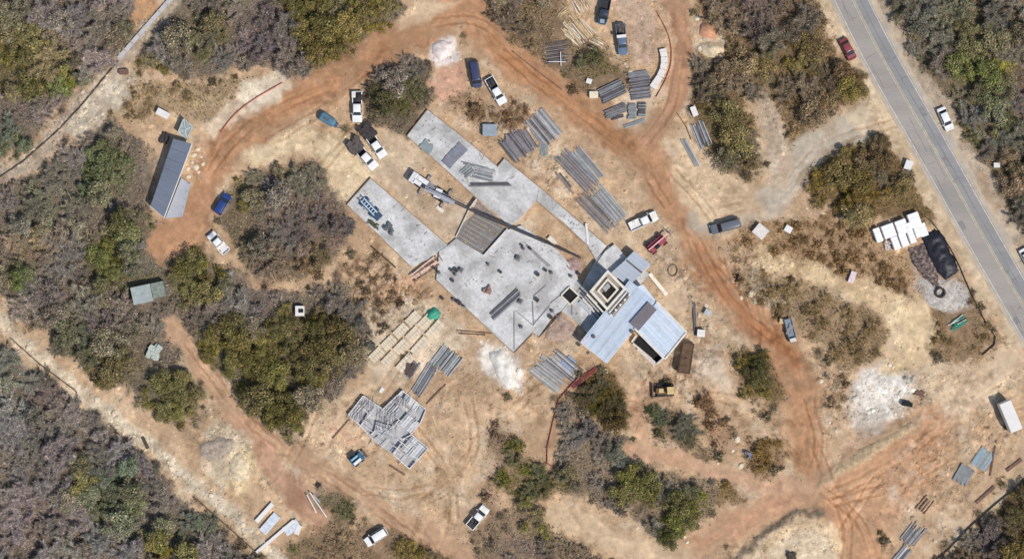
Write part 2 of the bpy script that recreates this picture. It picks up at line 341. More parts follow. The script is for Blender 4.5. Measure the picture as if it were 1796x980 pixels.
# --- roads and tracks
DR = 2
paint('line', curve([(285, 430), (325, 415), (352, 365), (362, 310), (395, 250), (455, 205), (545, 160), (640, 108), (740, 55), (800, 15), (830, -140)]), ORANGE, 64, 30, cl=DR, noveg=True, streak=.34)
paint('line', curve([(455, 205), (545, 165), (640, 112), (740, 56)]), (168, 122, 84), 22, 22, a=.6, streak=.4)
paint('line', curve([(300, 405), (340, 392), (352, 350)]), (176, 132, 100), 30, 26, a=.55)
paint('line', curve([(812, -140), (825, 25), (880, 85), (955, 140), (1045, 205), (1110, 248), (1150, 300), (1195, 372), (1230, 450), (1275, 530), (1345, 572), (1395, 640), (1412, 740), (1425, 830), (1470, 900), (1520, 990), (1560, 1150)]), ORANGE, 60, 30, cl=DR, noveg=True, streak=.34)
paint('line', curve([(870, 75), (955, 145), (1045, 205), (1110, 255)]), (170, 120, 80), 24, 22, a=.7, streak=.4)
paint('line', curve([(1230, 450), (1275, 535), (1345, 580), (1392, 640)]), (166, 112, 74), 26, 22, a=.7, streak=.4)
paint('poly', ell(1120, 268, 36, 20, rot=40), (176, 132, 96), soft=30, a=.6)
paint('line', curve([(1150, -140), (1185, 20), (1200, 100), (1190, 175), (1140, 250)]), (176, 134, 102), 34, 18, cl=DR, noveg=True, streak=.3)
paint('line', curve([(1060, 1100), (1180, 985), (1260, 935), (1335, 890), (1430, 858), (1540, 790), (1660, 720), (1740, 655), (1830, 590)]), (198, 156, 120), 48, 30, cl=DR, noveg=True, streak=.3)
paint('line', curve([(1180, 985), (1260, 937), (1335, 885), (1410, 858)]), (186, 142, 110), 20, 14, a=.7, streak=.4)
paint('poly', [(1480, 780), (1560, 730), (1660, 770), (1640, 860), (1560, 940), (1520, 1000), (1460, 980), (1450, 880)], (198, 152, 114), soft=60, a=.85)
paint('line', curve([(296, 570), (320, 600), (372, 665), (432, 740), (520, 800), (620, 848), (720, 915), (830, 985), (900, 1100)]), (186, 150, 118), 34, 16, cl=DR, noveg=True, streak=.36)
paint('line', curve([(432, 740), (470, 810), (520, 880), (560, 905)]), (186, 146, 116), 40, 20, cl=DR, noveg=True, streak=.3)
paint('poly', ell(522, 862, 18, 34, rot=10), (150, 104, 82), soft=24, a=.7, noveg=True)
paint('line', curve([(1100, 790), (1170, 800), (1260, 830), (1340, 845), (1400, 850)]), (198, 158, 126), 26, 16, cl=DR, noveg=True, streak=.2)
paint('line', curve([(980, 905), (1040, 930), (1120, 965), (1200, 980)]), (204, 176, 142), 46, 20, cl=DR, noveg=True, streak=.25)
paint('line', curve([(1130, 690), (1120, 740), (1150, 790), (1200, 815)]), (190, 150, 116), 22, 14, a=.8, noveg=True, streak=.2)
paint('line', curve([(1580, 190), (1500, 225), (1440, 250), (1400, 290), (1370, 350), (1300, 372), (1230, 385)]), (186, 172, 152), 54, 26, cl=DR, noveg=True, streak=.12)
paint('poly', [(1545, 150), (1590, 210), (1610, 240), (1500, 230), (1490, 205)], (206, 186, 156), soft=16, noveg=True)
# pale strips and patches
paint('line', curve([(-140, 440), (-20, 545), (40, 600), (100, 655), (165, 720), (250, 775), (320, 830), (400, 890), (470, 960), (560, 1100)], 1), (206, 190, 164), 22, 22, noveg=True, rb=.85, cl=1)
paint('line', curve([(-20, 556), (60, 625), (140, 690)], 1), PALE, 14, 12, a=.8)
paint('poly', ell(395, 800, 46, 60, rot=-20), (206, 186, 156), soft=18, noveg=True, rb=.7, cl=1)
paint('poly', ell(420, 830, 22, 34, rot=10), (230, 206, 158), soft=22, a=.8)
paint('poly', ell(375, 790, 24, 26), (158, 142, 124), soft=20, a=.7, rb=.9)
paint('line', curve([(-140, 400), (0, 315), (60, 270), (115, 215), (175, 150), (215, 112), (262, 60), (310, -20), (340, -140)], 1), (182, 164, 142), 30, 20, noveg=True, rb=.8, cl=1)
paint('poly', [(112, 228), (165, 170), (215, 118), (245, 130), (225, 190), (190, 210), (140, 245)], (205, 190, 166), soft=14, noveg=True, rb=.8, cl=1)
paint('poly', [(240, 0), (285, -10), (268, 25), (240, 50)], (206, 160, 116), soft=12, noveg=True)
paint('line', curve([(370, 235), (400, 195), (450, 160), (500, 145)]), (222, 198, 168), 30, 12, noveg=True)
paint('poly', [(430, 150), (490, 130), (520, 145), (460, 190), (400, 215)], (220, 206, 180), soft=20, noveg=True, a=.8)
paint('poly', [(560, 230), (640, 260), (660, 290), (640, 320), (600, 350), (560, 290), (520, 270), (440, 290), (430, 260), (500, 230)], (224, 200, 160), soft=20, a=.85, noveg=True)
paint('poly', [(640, 300), (700, 280), (800, 350), (830, 380), (790, 420)], (196, 172, 144), soft=14, a=.9)
paint('poly', ell(780, 88, 26, 20, rot=-20), (228, 212, 204), soft=10, noveg=True, rb=.3)
paint('poly', [(765, 110), (815, 105), (820, 160), (790, 170), (770, 190), (760, 150)], (206, 160, 132), soft=14, noveg=True, a=.9)
paint('poly', [(700, 0), (800, 0), (740, 40), (700, 60)], (214, 184, 148), soft=16, noveg=True)
paint('poly', [(1090, -100), (1130, 0), (1150, 60), (1140, 110), (1110, 105), (1095, 50), (1075, 0)], (202, 172, 146), soft=14, noveg=True)
paint('poly', [(1060, 200), (1100, 165), (1160, 130), (1150, 190), (1120, 230)], (214, 190, 160), soft=14, noveg=True)
paint('poly', [(1030, 470), (1180, 430), (1230, 560), (1240, 640), (1120, 680), (1090, 650)], (196, 170, 140), soft=20, a=.7)
paint('poly', [(1215, 600), (1265, 600), (1280, 680), (1220, 660)], (214, 194, 170), soft=26, a=.8)
paint('poly', [(1215, 250), (1320, 330), (1340, 380), (1230, 390), (1180, 320), (1190, 250)], (214, 186, 150), soft=20, a=.9, noveg=True)
paint('poly', [(1328, 158), (1352, 154), (1368, 200), (1402, 260), (1385, 340), (1352, 330), (1348, 240)], (194, 172, 146), soft=14, noveg=True, rb=.5)
paint('poly', [(1222, 38), (1265, 40), (1278, 80), (1255, 100), (1228, 95)], (216, 196, 166), soft=10, noveg=True, rb=.4)
paint('poly', ell(1240, 52, 20, 14), (206, 164, 132), soft=10)
paint('poly', [(845, 590), (890, 610), (915, 650), (912, 690), (870, 680), (835, 630)], CHALK, soft=16, rb=.5, a=.95)
paint('poly', [(640, 540), (760, 530), (830, 600), (760, 640), (700, 680), (640, 640)], (218, 198, 170), soft=20, a=.8)
paint('poly', ell(1548, 690, 66, 54, rot=-40), (226, 217, 203), soft=28, rb=.6, noveg=True)
paint('poly', ell(1520, 745, 30, 24), (206, 196, 182), soft=24, rb=.6)
paint('poly', [(1590, 640), (1720, 630), (1796, 600), (1796, 680), (1660, 730), (1600, 700)], (218, 194, 160), soft=30, a=.8)
paint('line', curve([(1350, 460), (1440, 480), (1520, 510), (1580, 560), (1600, 620), (1560, 640)]), (216, 188, 146), 34, 22, noveg=True, rb=.4)
paint('poly', [(1560, 530), (1620, 520), (1640, 580), (1620, 640), (1560, 640), (1555, 580)], (222, 196, 154), soft=30, a=.8, noveg=True)
paint('poly', [(1600, 485), (1650, 480), (1695, 510), (1702, 540), (1670, 548), (1630, 540), (1610, 520)], (190, 182, 172), soft=10, rb=.9, noveg=True)
paint('poly', [(1520, 180), (1560, 170), (1600, 240), (1640, 300), (1690, 390), (1760, 520), (1800, 600), (1770, 610), (1700, 480), (1640, 390), (1600, 320), (1560, 250)], (204, 180, 146), soft=10, noveg=True, cl=1)
paint('poly', [(1410, -140), (1450, -140), (1480, 0), (1545, 130), (1560, 190), (1525, 180), (1500, 130), (1440, 40), (1400, -60)], (208, 184, 150), soft=10, noveg=True, cl=1)
paint('line', curve([(1500, -140), (1556, 20), (1606, 120), (1668, 225), (1730, 325), (1800, 440), (1900, 600)]), (182, 162, 138), 30, 12, noveg=True, cl=1)
paint('poly', [(1340, 930), (1400, 905), (1460, 925), (1470, 1000), (1330, 1010), (1300, 990)], (214, 192, 160), soft=16, rb=.5)
paint('line', curve([(1310, 1000), (1352, 945), (1400, 915), (1450, 920), (1470, 960)]), (222, 192, 152), 16, 16, rb=.4, dh=.25)
paint('line', curve([(1290, 985), (1340, 930), (1400, 895), (1440, 898)]), (134, 118, 98), 14, 12, rb=.9, dh=.4)
paint('line', curve([(1440, 845), (1470, 815), (1540, 775), (1600, 745)]), (178, 156, 124), 18, 16, a=.7, rb=.8, dh=.35)
paint('line', [(1640, 990), (1710, 915), (1790, 845), (1870, 780)], (192, 168, 134), 16, 8, noveg=True)
paint('poly', [(1590, 470), (1625, 440), (1670, 450), (1680, 480), (1630, 500)], (176, 156, 138), soft=10, a=.8, noveg=True)
paint('poly', [(960, 770), (985, 740), (975, 830), (955, 820)], (190, 160, 128), soft=10, a=.6)
paint('poly', [(560, 700), (640, 690), (620, 790), (560, 800), (530, 760)], (216, 186, 150), soft=20, a=.8, noveg=True)
paint('poly', ell(600, 762, 24, 12, rot=20), (206, 158, 124), soft=20, a=.6)
paint('poly', ell(712, 500, 50, 18, rot=-20), (206, 162, 124), soft=20, a=.6)
for pts in ([(560, 300), (610, 240), (660, 190), (700, 120), (760, 60)], [(470, 250), (540, 210), (600, 170), (690, 110)], [(700, 720), (760, 790), (800, 860), (790, 940), (760, 1000)], [(640, 860), (720, 870), (800, 830), (850, 760), (860, 700)], [(820, 700), (840, 780), (800, 850), (740, 880)], [(900, 720), (930, 690), (1010, 640)],
            [(1060, 560 + 120), (1120, 720), (1180, 700), (1260, 690), (1330, 720), (1390, 800)], [(1250, 450), (1300, 500), (1330, 560), (1320, 620)], [(1180, 300), (1230, 350), (1270, 420), (1290, 500)], [(1420, 700), (1440, 780), (1420, 850)], [(1440, 860), (1500, 900), (1530, 960), (1540, 1020)], [(1450, 870), (1560, 820), (1660, 740), (1760, 680)], [(1460, 880), (1580, 850), (1680, 790), (1796, 720)],
            [(1480, 930), (1520, 860), (1600, 780)], [(1480, 1000), (1490, 920), (1460, 860), (1430, 780)], [(1130, 250), (1180, 190), (1190, 100)], [(880, 90), (960, 160), (1050, 220), (1120, 280), (1170, 360)], [(760, 40), (840, 30), (900, 90)], [(1590, 210), (1480, 240), (1420, 270), (1370, 350), (1260, 372)], [(330, 600), (400, 700), (480, 780), (600, 850), (720, 940)], [(370, 300), (400, 250), (470, 200), (580, 150)], [(1220, 420), (1250, 480), (1290, 540), (1350, 590)], [(700, 640), (660, 700), (600, 790)], [(560, 700), (520, 790), (480, 860)]):
    cp = curve(pts, 2)
    for off in (-7, 7):
        o2 = []
        for i, (x, y) in enumerate(cp):
            a = cp[max(0, i - 1)]; b = cp[min(len(cp) - 1, i + 1)]; L = math.hypot(b[0] - a[0], b[1] - a[1]); o2.append((x - (b[1] - a[1]) / L * off, y + (b[0] - a[0]) / L * off))
        wy, wx = window(o2, 12); X = GX[wy, wx] + 8 * (NZG[wy, wx]); Y = GY[wy, wx] + 8 * NZH[wy, wx]; dd, lat, arc, _ = seg_d(X, Y, o2, False); m = sm(dd - 2.0, 3.5) * np.clip((fbm(arc, lat, 40, 7, 2) - .3) * 3, 0, 1) * (veg[wy, wx] < .3)
        col[wy, wx] *= (1 - m[..., None] * np.array([.20, .27, .34])); hgt[wy, wx] -= .08 * m; pb = sm(np.abs(dd - 4.5) - .8, 2.4)[..., None] * .16; col[wy, wx] *= 1 + pb * (veg[wy, wx] < .3)[..., None]
for q_, bc in (([(600, 440), (720, 480), (770, 510), (760, 560), (700, 600), (640, 560)], .8), ([(1150, 440), (1220, 450), (1250, 520), (1260, 640), (1180, 700), (1160, 640), (1210, 560)], .8), ([(840, 190), (920, 180), (1000, 290), (1040, 400), (960, 340), (880, 270)], .7), ([(1280, 440), (1330, 430), (1380, 500), (1400, 560), (1330, 550), (1280, 500)], .8), ([(1430, 640), (1490, 640), (1510, 720), (1450, 770), (1420, 700)], .8), ([(900, 600), (1010, 570), (1020, 620), (930, 700), (860, 690)], .5), ([(1100, 640), (1240, 650), (1240, 720), (1110, 700)], .6), ([(1580, 640), (1796, 640), (1796, 780), (1640, 960), (1560, 900)], .5), ([(560, 700), (640, 690), (660, 800), (560, 810)], .5), ([(1210, 40), (1280, 40), (1280, 110), (1210, 110)], .6), ([(330, 250), (370, 250), (350, 330), (320, 330)], .6), ([(750, 640), (850, 600), (870, 700), (780, 720)], .4)):
    w_, m, _, _ = area('poly', q_, 0, 40); f1 = np.clip((fbm(GX[w_], GY[w_], 15, 91, 4) - .5) * 7, 0, 1) * m * bc; f2 = np.clip((fbm(GX[w_], GY[w_], 12, 93, 4) - .54) * 8, 0, 1) * m * bc; f3 = np.clip((fbm(GX[w_], GY[w_], 9, 95, 3) - .62) * 12, 0, 1) * m * bc
    col[w_] *= 1 - .26 * f1[..., None] * np.array([.8, 1, 1.2]); col[w_] = col[w_] * (1 - .34 * f2[..., None]) + srgb((234, 218, 192)) * .34 * f2[..., None]; col[w_] *= 1 - .45 * f3[..., None]; rub[w_] = np.maximum(rub[w_], m * bc * .75); hgt[w_] += .25 * (f2 - f1) * m
# mottles: damp and rubbish stained patches over everything bare
mt = np.clip((fbm(GX, GY, 18, 21) - .56) * 6, 0, 1) * np.clip(fbm(GX, GY, 90, 23) * 3 - 1.1, 0, 1) * (veg < .5)
col = col * (1 - .36 * mt[..., None] * np.array([.9, 1, 1.15]))
mt = np.clip((fbm(GX, GY, 12, 25, 3) - .58) * 6, 0, 1) * (veg < .5); col = col * (1 + .16 * mt[..., None])
for sc_, am, sd in ((34, .20, 81), (13, .26, 83), (5.5, .20, 85)):
    col *= (1 + am * 2 * (fbm(GX, GY, sc_, sd, 3) - .5) * np.where(cls == 2, .55, 1))[..., None]
br = np.clip((fbm(GX, GY, 44, 87, 4) - .54) * 7, 0, 1)[..., None] * (veg < .3)[..., None]; col = col * (1 - .35 * br) + srgb((164, 134, 104)) * .35 * br
wh = np.clip((fbm(GX, GY, 30, 89, 4) - .62) * 5, 0, 1)[..., None] * ((veg < .3) & (cls != 2))[..., None]; col = col * (1 - .34 * wh) + srgb((232, 216, 190)) * .34 * wh
# fine relief
hgt += .35 * (fbm(GX, GY, 160, 30) - .5) + .16 * (fbm(GX, GY, 16, 31, 3) - .5) + .10 * (fbm(GX, GY, 7, 39, 3) - .5) * (cls != 2) + rub * .5 * np.clip(fbm(GX, GY, 11, 33, 3) - .42, 0, 1) * 2
col *= (1 + .30 * (fbm(GX, GY, 9, 35, 3) - .5) * (.35 + rub))[..., None]
gm_ = col.mean(-1, keepdims=True); col = col * .94 + gm_ * .06 * np.array([1.06, .99, .98])
vcol[..., 2] *= .95; vcol[..., 0] *= 1.03; vcol[..., 1] *= .985
# beds of the paved road and of the slabs are level
ROADC = [(1340, -330), (1430, -130), (1492, 0), (1548, 111), (1636, 262), (1716, 406), (1796, 544), (1850, 640), (2010, 920)]
BEDS = [[(740, 185), (890, 270), (1150, 450), (1215, 580), (1150, 645), (1060, 645), (890, 625), (600, 370), (640, 300)], [(635, 688), (706, 680), (752, 716), (756, 788), (718, 828), (605, 728)]]
w_, m, lat, arc = area('line', ROADC, 96, 8, False); cls[w_] = np.where(m > .5, 4, cls[w_]); w_, m, lat, arc = area('line', ROADC, 84, 20, False); hgt[w_] *= (1 - m); veg[w_] *= (1 - m); frg[w_] *= (1 - m)
for q in BEDS:
    w_, m, _, _ = area('poly', q, 0, 14, False); hgt[w_] = hgt[w_] * (1 - m) + (-.02) * m; veg[w_] *= 1 - m; frg[w_] *= 1 - m
def samp(arr, x, y):
    i = int(min(NY - 1, max(0, round((y - gy[0]) / ST)))); j = int(min(NX - 1, max(0, round((x - gx[0]) / ST)))); return arr[i, j]
def gz(x, y): return float(samp(hgt, x, y))
def G0(x, y, dz=0):
    z = gz(x, y) + dz; v = P(x, y, z); return v

GM = attr_mat('soil', .10, .17, .35, s1=1.1, s2=7)
VX = (GX - 898) * S; VY = (490 - GY) * S
V = np.stack([VX, VY, hgt], -1).reshape(-1, 3); C = col.reshape(-1, 3)
idx = np.arange(NY * NX).reshape(NY, NX)
cls4 = cls == 4; cls[cls4] = 1
Q = np.stack([idx[:-1, :-1], idx[1:, :-1], idx[1:, 1:], idx[:-1, 1:]], -1).reshape(-1, 4); qc = cls[:-1, :-1].ravel()
for k, nm in ((0, 'ground'), (1, 'bare_ground'), (2, 'dirt_road')):
    F = Q[qc == k]; u, inv = np.unique(F, return_inverse=True)
    o = put(nm, npmesh(nm, V[u], inv.reshape(-1, 4), C[u], True), GM); tag(o, kind='structure')
# the country beyond the site, out to the horizon
ring = []; xs = [VX[0, 0], VX[0, -1]]; ys = [VY[-1, 0], VY[0, 0]]
def outer():
    X = np.concatenate([np.linspace(-3500, -300, 17)[:-1], np.linspace(-300, xs[0] + .4, 14), np.linspace(xs[1] - .4, 300, 14), np.linspace(300, 3500, 17)[1:]])
    Y = np.concatenate([np.linspace(-3500, -300, 17)[:-1], np.linspace(-300, ys[0] + .4, 14), np.linspace(ys[1] - .4, 300, 14), np.linspace(300, 3500, 17)[1:]])
    XX, YY = np.meshgrid(X, Y); n = len(X); ZZ = np.full(XX.shape, -.55); vs_ = np.stack([XX, YY, ZZ], -1).reshape(-1, 3)
    F = []
    for i in range(len(Y) - 1):
        for j in range(n - 1):
            if i == 29 and j == 29: continue
            a = i * n + j; F.append((a, a + 1, a + n + 1, a + n))
    cc = srgb((122, 108, 86)) * (1 + .5 * (fbm(XX, YY, 90, 40) - .5))[..., None]
    o = put('terrain', npmesh('terrain', vs_, np.array(F), cc.reshape(-1, 3)), GM); tag(o, kind='structure')
outer()
# ------------------------------------------------------------------ paved road
def strip(pts, o0, o1, z):
    """ribbon beside a polyline: lateral offsets in px (positive = right of travel in the photo)"""
    vs_, fs = [], []; n = len(pts)
    for i, p in enumerate(pts):
        a = pts[max(0, i - 1)]; b = pts[min(n - 1, i + 1)]; dx, dy = b[0] - a[0], b[1] - a[1]; L = math.hypot(dx, dy); nx, ny = dy / L, -dx / L
        for o in (o0, o1):
            q = P(p[0] + nx * o, p[1] + ny * o); vs_.append((q.x, q.y, z))
    for i in range(n - 1): fs.append((2 * i, 2 * i + 2, 2 * i + 3, 2 * i + 1))
    m = MB(); m.add(vs_, fs); return m
RC = curve(ROADC, 2)
rd_ang = math.atan2(-(262 - 111), 88)
M_lt = mat('asphalt_worn', A(166, 158, 150), .9, nscale=.25, namt=.10, fine=9, famt=.07, tint=A(154, 147, 141), stretch=(-rd_ang, .12))
M_dk = mat('asphalt_newer', A(146, 144, 143), .9, nscale=.3, namt=.10, fine=9, famt=.07, tint=A(156, 152, 148), stretch=(-rd_ang, .12))
M_sh = mat('shoulder_grit', A(184, 172, 156), .95, nscale=.5, namt=.14, fine=6, famt=.14, tint=A(196, 178, 152))
o = put('road', strip(RC, -28, 3, .06).mesh('road'), M_lt); tag(o, kind='structure')
o = put('road_lane', strip(RC, 3, 29, .061).mesh('road_lane'), M_dk); tag(o, kind='structure')
o = put('road_shoulder', strip(RC, -34, 42, .03).mesh('road_shoulder'), M_sh); tag(o, kind='structure')
M_pl = mat('road_paint_worn', A(196, 184, 150), .8, nscale=1, namt=.2, famt=.25, fine=5); M_pw = mat('road_paint_white', A(206, 200, 190), .8, nscale=1, namt=.2, fine=5, famt=.25)
for a, b, mm in ((1.2, 2.4, M_pl), (4.0, 5.2, M_pl), (-27, -25.6, M_pw), (26.4, 27.8, M_pw)):
    o = put('road_marking', strip(RC, a, b, .068).mesh('road_marking'), mm); tag(o, kind='structure')
M_tar = mat('tar_seam', A(112, 108, 106), .85, nscale=2, namt=.3)
rc_ = random.Random(4)
def rpt(t, off):
    i = int(t * (len(RC) - 1)); f = t * (len(RC) - 1) - i; a, b = RC[i], RC[min(i + 1, len(RC) - 1)]; L = math.hypot(b[0] - a[0], b[1] - a[1]) + 1e-6
    q = P(a[0] + (b[0] - a[0]) * f + (b[1] - a[1]) / L * off, a[1] + (b[1] - a[1]) * f - (b[0] - a[0]) / L * off); q.z = .0645; return q
for k in range(26):
    t = rc_.uniform(.25, .78); o0 = rc_.uniform(-24, 16); mb = MB(); prev = rpt(t, o0)
    for s_ in range(7):
        o0 += rc_.uniform(-1, 4) if k % 2 else rc_.uniform(-1.2, 1.2); t += rc_.uniform(-.0012, .0012) if k % 2 else rc_.uniform(.003, .008); nx_ = rpt(min(t, .95), max(-26, min(26, o0))); mb.bar(prev, nx_, .07, .006); prev = nx_
    tag(put('road_crack', mb.mesh('road_crack'), M_tar), kind='structure')
for k in range(7):
    t = .3 + .07 * k + rc_.uniform(-.02, .02); o0 = rc_.choice([-20, -10, 8, 18]); c0 = [rpt(t, o0 - 5), rpt(t + .012, o0 - 4), rpt(t + .012, o0 + 5), rpt(t, o0 + 4)]; mb = MB(); mb.add([(v.x, v.y, .0635) for v in c0], [(0, 1, 2, 3)]); tag(put('road_patch', mb.mesh('road_patch'), mat('asphalt_patch', A(142, 138, 134), .9, nscale=1, namt=.15)), kind='structure')
o = put('road_seam', strip(RC, 13.5, 15.5, .066).mesh('road_seam'), mat('wheel_wear', A(134, 132, 132), .8, nscale=.4, namt=.15)); tag(o, kind='structure')
# ================================================================== VEGETATION
LEAFM = attr_mat('foliage', .22, 0, 0, obj=True, s1=.8)
SCRUBM = attr_mat('scrub_foliage', .2, 0, 0, s1=.7)
BARK = mat('bark', (.16, .13, .105), .95, nscale=4)
def leafquads(cen, nrm_, size, aspect, n_, rs):
    """n quads/triangles around given centres, roughly facing nrm_"""
    m = len(cen); t = rs.normal(size=(m, 3)); t -= (t * nrm_).sum(1, keepdims=True) * nrm_; t /= np.linalg.norm(t, axis=1, keepdims=True) + 1e-9
    b = np.cross(nrm_, t); s1 = size[:, None] * .5; s2 = s1 * aspect
    V = np.stack([cen - t * s1, cen + b * s2, cen + t * s1, cen - b * s2], 1).reshape(-1, 3)
    return V, np.arange(4 * m).reshape(m, 4)
RAW = {'oak': [], 'bare': []}
def oak_crown(seed):
    rs = np.random.RandomState(seed); nl = rs.randint(13, 19); cs, ns, tones = [], [], []
    for k in range(nl):
        a = rs.rand() * 6.28; r = (rs.rand() ** .6) * .72; c = np.array([r * math.cos(a), r * math.sin(a), .62 + .42 * math.sqrt(max(0, 1 - r * r)) * rs.uniform(.7, 1.1)]); rad = rs.uniform(.2, .36)
        m = int(150 * (rad / .28) ** 2); dv = rs.normal(size=(m, 3)); dv[:, 2] = np.abs(dv[:, 2]) * 1.1 - .25; dv /= np.linalg.norm(dv, axis=1, keepdims=True)
        rr = rad * rs.uniform(.55, 1.08, (m, 1)) * (1 + .25 * np.sin(dv[:, :1] * 9 + k) * np.cos(dv[:, 1:2] * 8)); cs.append(c + dv * rr * [1, 1, .8]); ns.append(dv + rs.normal(size=(m, 3)) * .45); tones.append(np.full(m, rs.uniform(.72, 1.28)))
    c = np.concatenate(cs); n = np.concatenate(ns); n /= np.linalg.norm(n, axis=1, keepdims=True); t = np.concatenate(tones) * rs.uniform(.45, 1.5, len(c)) * (1 + .8 * (rs.rand(len(c)) < .07))
    V, F = leafquads(c, n, rs.uniform(.06, .13, len(c)), .62, 0, rs)
    colr = np.stack([t * rs.uniform(.9, 1.12, len(t)), t, t * rs.uniform(.8, 1.1, len(t))], 1).repeat(4, 0)
    RAW['oak'].append((V.reshape(-1, 4, 3), colr.reshape(-1, 4, 3))); return npmesh('oak_crown', V, F, colr)
def bare_crown(seed, nt=4200, dead=.25):
    rs = np.random.RandomState(seed); cs = []
    segs = []
    for k in range(rs.randint(8, 12)):
        a = k * 6.28 / 9 + rs.uniform(-.3, .3); e = rs.uniform(.35, 1.15); L = rs.uniform(.7, 1.05)
        p0 = np.array([0, 0, .25]); d = np.array([math.cos(a) * math.cos(e), math.sin(a) * math.cos(e), math.sin(e)])
        segs.append((p0, p0 + d * L))
        for j in range(5):
            t = rs.uniform(.3, 1); q = p0 + d * L * t; d2 = d + rs.normal(size=3) * .6; d2 /= np.linalg.norm(d2); segs.append((q, q + d2 * rs.uniform(.25, .45)))
    segs = np.array(segs); k = rs.randint(0, len(segs), nt); t = rs.rand(nt, 1) ** .7
    p = segs[k, 0] * (1 - t) + segs[k, 1] * t; dd = segs[k, 1] - segs[k, 0]; dd /= np.linalg.norm(dd, axis=1, keepdims=True)
    d2 = dd + rs.normal(size=(nt, 3)) * .75; d2[:, 2] *= .6; d2 /= np.linalg.norm(d2, axis=1, keepdims=True)
    L = rs.uniform(.10, .30, (nt, 1)); side = np.cross(d2, rs.normal(size=(nt, 3))); side[:, 2] *= .3; side /= np.linalg.norm(side, axis=1, keepdims=True); wd = rs.uniform(.008, .020, (nt, 1))
    V = np.stack([p - side * wd, p + side * wd, p + d2 * L], 1).reshape(-1, 3); F = np.arange(3 * nt).reshape(nt, 3)
    tn = rs.uniform(.45, 1.5, nt) * (1 + .9 * (rs.rand(nt) < .10)); colr = np.stack([tn, tn, tn * rs.uniform(.95, 1.08, nt)], 1).repeat(3, 0)
    RAW['bare'].append((V.reshape(-1, 3, 3), colr.reshape(-1, 3, 3)))
    # the limbs themselves
    vs_, fs = [], []
    for a, b in segs:
        m = MB(); m.tube(a, b, .016, .007, 3, False); k0 = len(vs_); vs_ += m.v; fs += [tuple(i + k0 for i in f[:3]) for f in m.f] + [(f[0] + k0, f[2] + k0, f[3] + k0) for f in m.f]
    V = np.concatenate([V, np.array(vs_)]); F = np.concatenate([F, np.array(fs) + 3 * nt]); colr = np.concatenate([colr, np.full((len(vs_), 3), .8)])
    return npmesh('bare_crown', V, F, colr)
OAK = [oak_crown(50 + i) for i in range(7)]; BARE = [bare_crown(80 + i) for i in range(6)]
def trunk_mesh(seed):
    rs = random.Random(seed); m = MB(); m.tube((0, 0, -.12), (0, 0, .3), .075, .055, 7)
    for k in range(5):
        a = k * 1.26 + rs.uniform(-.3, .3); p = Vector((math.cos(a) * .35, math.sin(a) * .35, .62)); m.tube((0, 0, .26), p, .04, .022, 5)
        m.tube(p, p + Vector((math.cos(a + .4) * .2, math.sin(a + .4) * .2, .22)), .02, .008, 4)
    return m.mesh('trunk')
TRK = [trunk_mesh(i) for i in range(3)]
def bush_mesh(seed, dry):
    rs = np.random.RandomState(seed); m = 420; dv = rs.normal(size=(m, 3)); dv[:, 2] = np.abs(dv[:, 2]) * .9; dv /= np.linalg.norm(dv, axis=1, keepdims=True)
    lob = 1 + .3 * np.sin(np.arctan2(dv[:, 1], dv[:, 0]) * rs.randint(2, 5) + seed)[:, None]; c = dv * lob * rs.uniform(.25, 1, (m, 1)) * [1, 1, .75] + [0, 0, .05]
    n = dv + rs.normal(size=(m, 3)) * .7; n /= np.linalg.norm(n, axis=1, keepdims=True); t = rs.uniform(.55, 1.45, m)
    V, F = leafquads(c, n, rs.uniform(.14, .34, m), .22 if dry else .6, 0, rs); return npmesh('shrub', V, F, np.stack([t, t, t], 1).repeat(4, 0))
BUSH = [bush_mesh(i, i % 2) for i in range(6)]

def region(x, y):
    """where a plant stands, in words"""
    if x > 1560 and y < 420: return 'beyond the paved road on the right'
    if x > 1560 and y > 780: return 'in the bottom right corner behind the dark fence'
    if (x - 500) ** 2 + (y - 388) ** 2 < 125 ** 2: return 'in the round brush island inside the looping dirt track'
    if 640 < x < 765 and 80 < y < 245: return 'in the oval brush island above the concrete slabs'
    if x < 310 and y < 420 - x * 1.3: return 'in the top left woods beyond the dark ditch'
    if y < 160 and x < 720: return 'in the thicket above the upper dirt track'
    if y < 220 and 760 < x < 1110: return 'in the brush round the lumber piles at the top'
    if y < 380 and 1180 < x < 1560 and not (x > 1390 and y > 215): return 'in the thicket between the curved dirt track and the paved road'
    if 1390 < x and 215 < y < 400: return 'in the thicket above the white bundled pallets'
    if x > 1270 and y < 640: return 'in the dry scrub left of the green netting'
    if x > 1280: return 'in the brush island beside the lower right dirt track'
    if x < 470 and y > 590 + x * .8: return 'in the grey woods of the bottom left corner'
    if x < 660 and y < 800: return 'in the thicket left of the building site'
    if x > 930 and y < 960: return 'in the brush strip below the blue roofs'
    return 'in the brush along the bottom edge'
cand = []; rt = random.Random(5)
grid = {}
def free(x, y, r, f=.62):
    cx, cy = int(x // 40), int(y // 40)
    for i in range(cx - 2, cx + 3):
        for j in range(cy - 2, cy + 3):
            for (a, b, q) in grid.get((i, j), ()):
                if (a - x) ** 2 + (b - y) ** 2 < ((r + q) * f) ** 2: return False
    return True
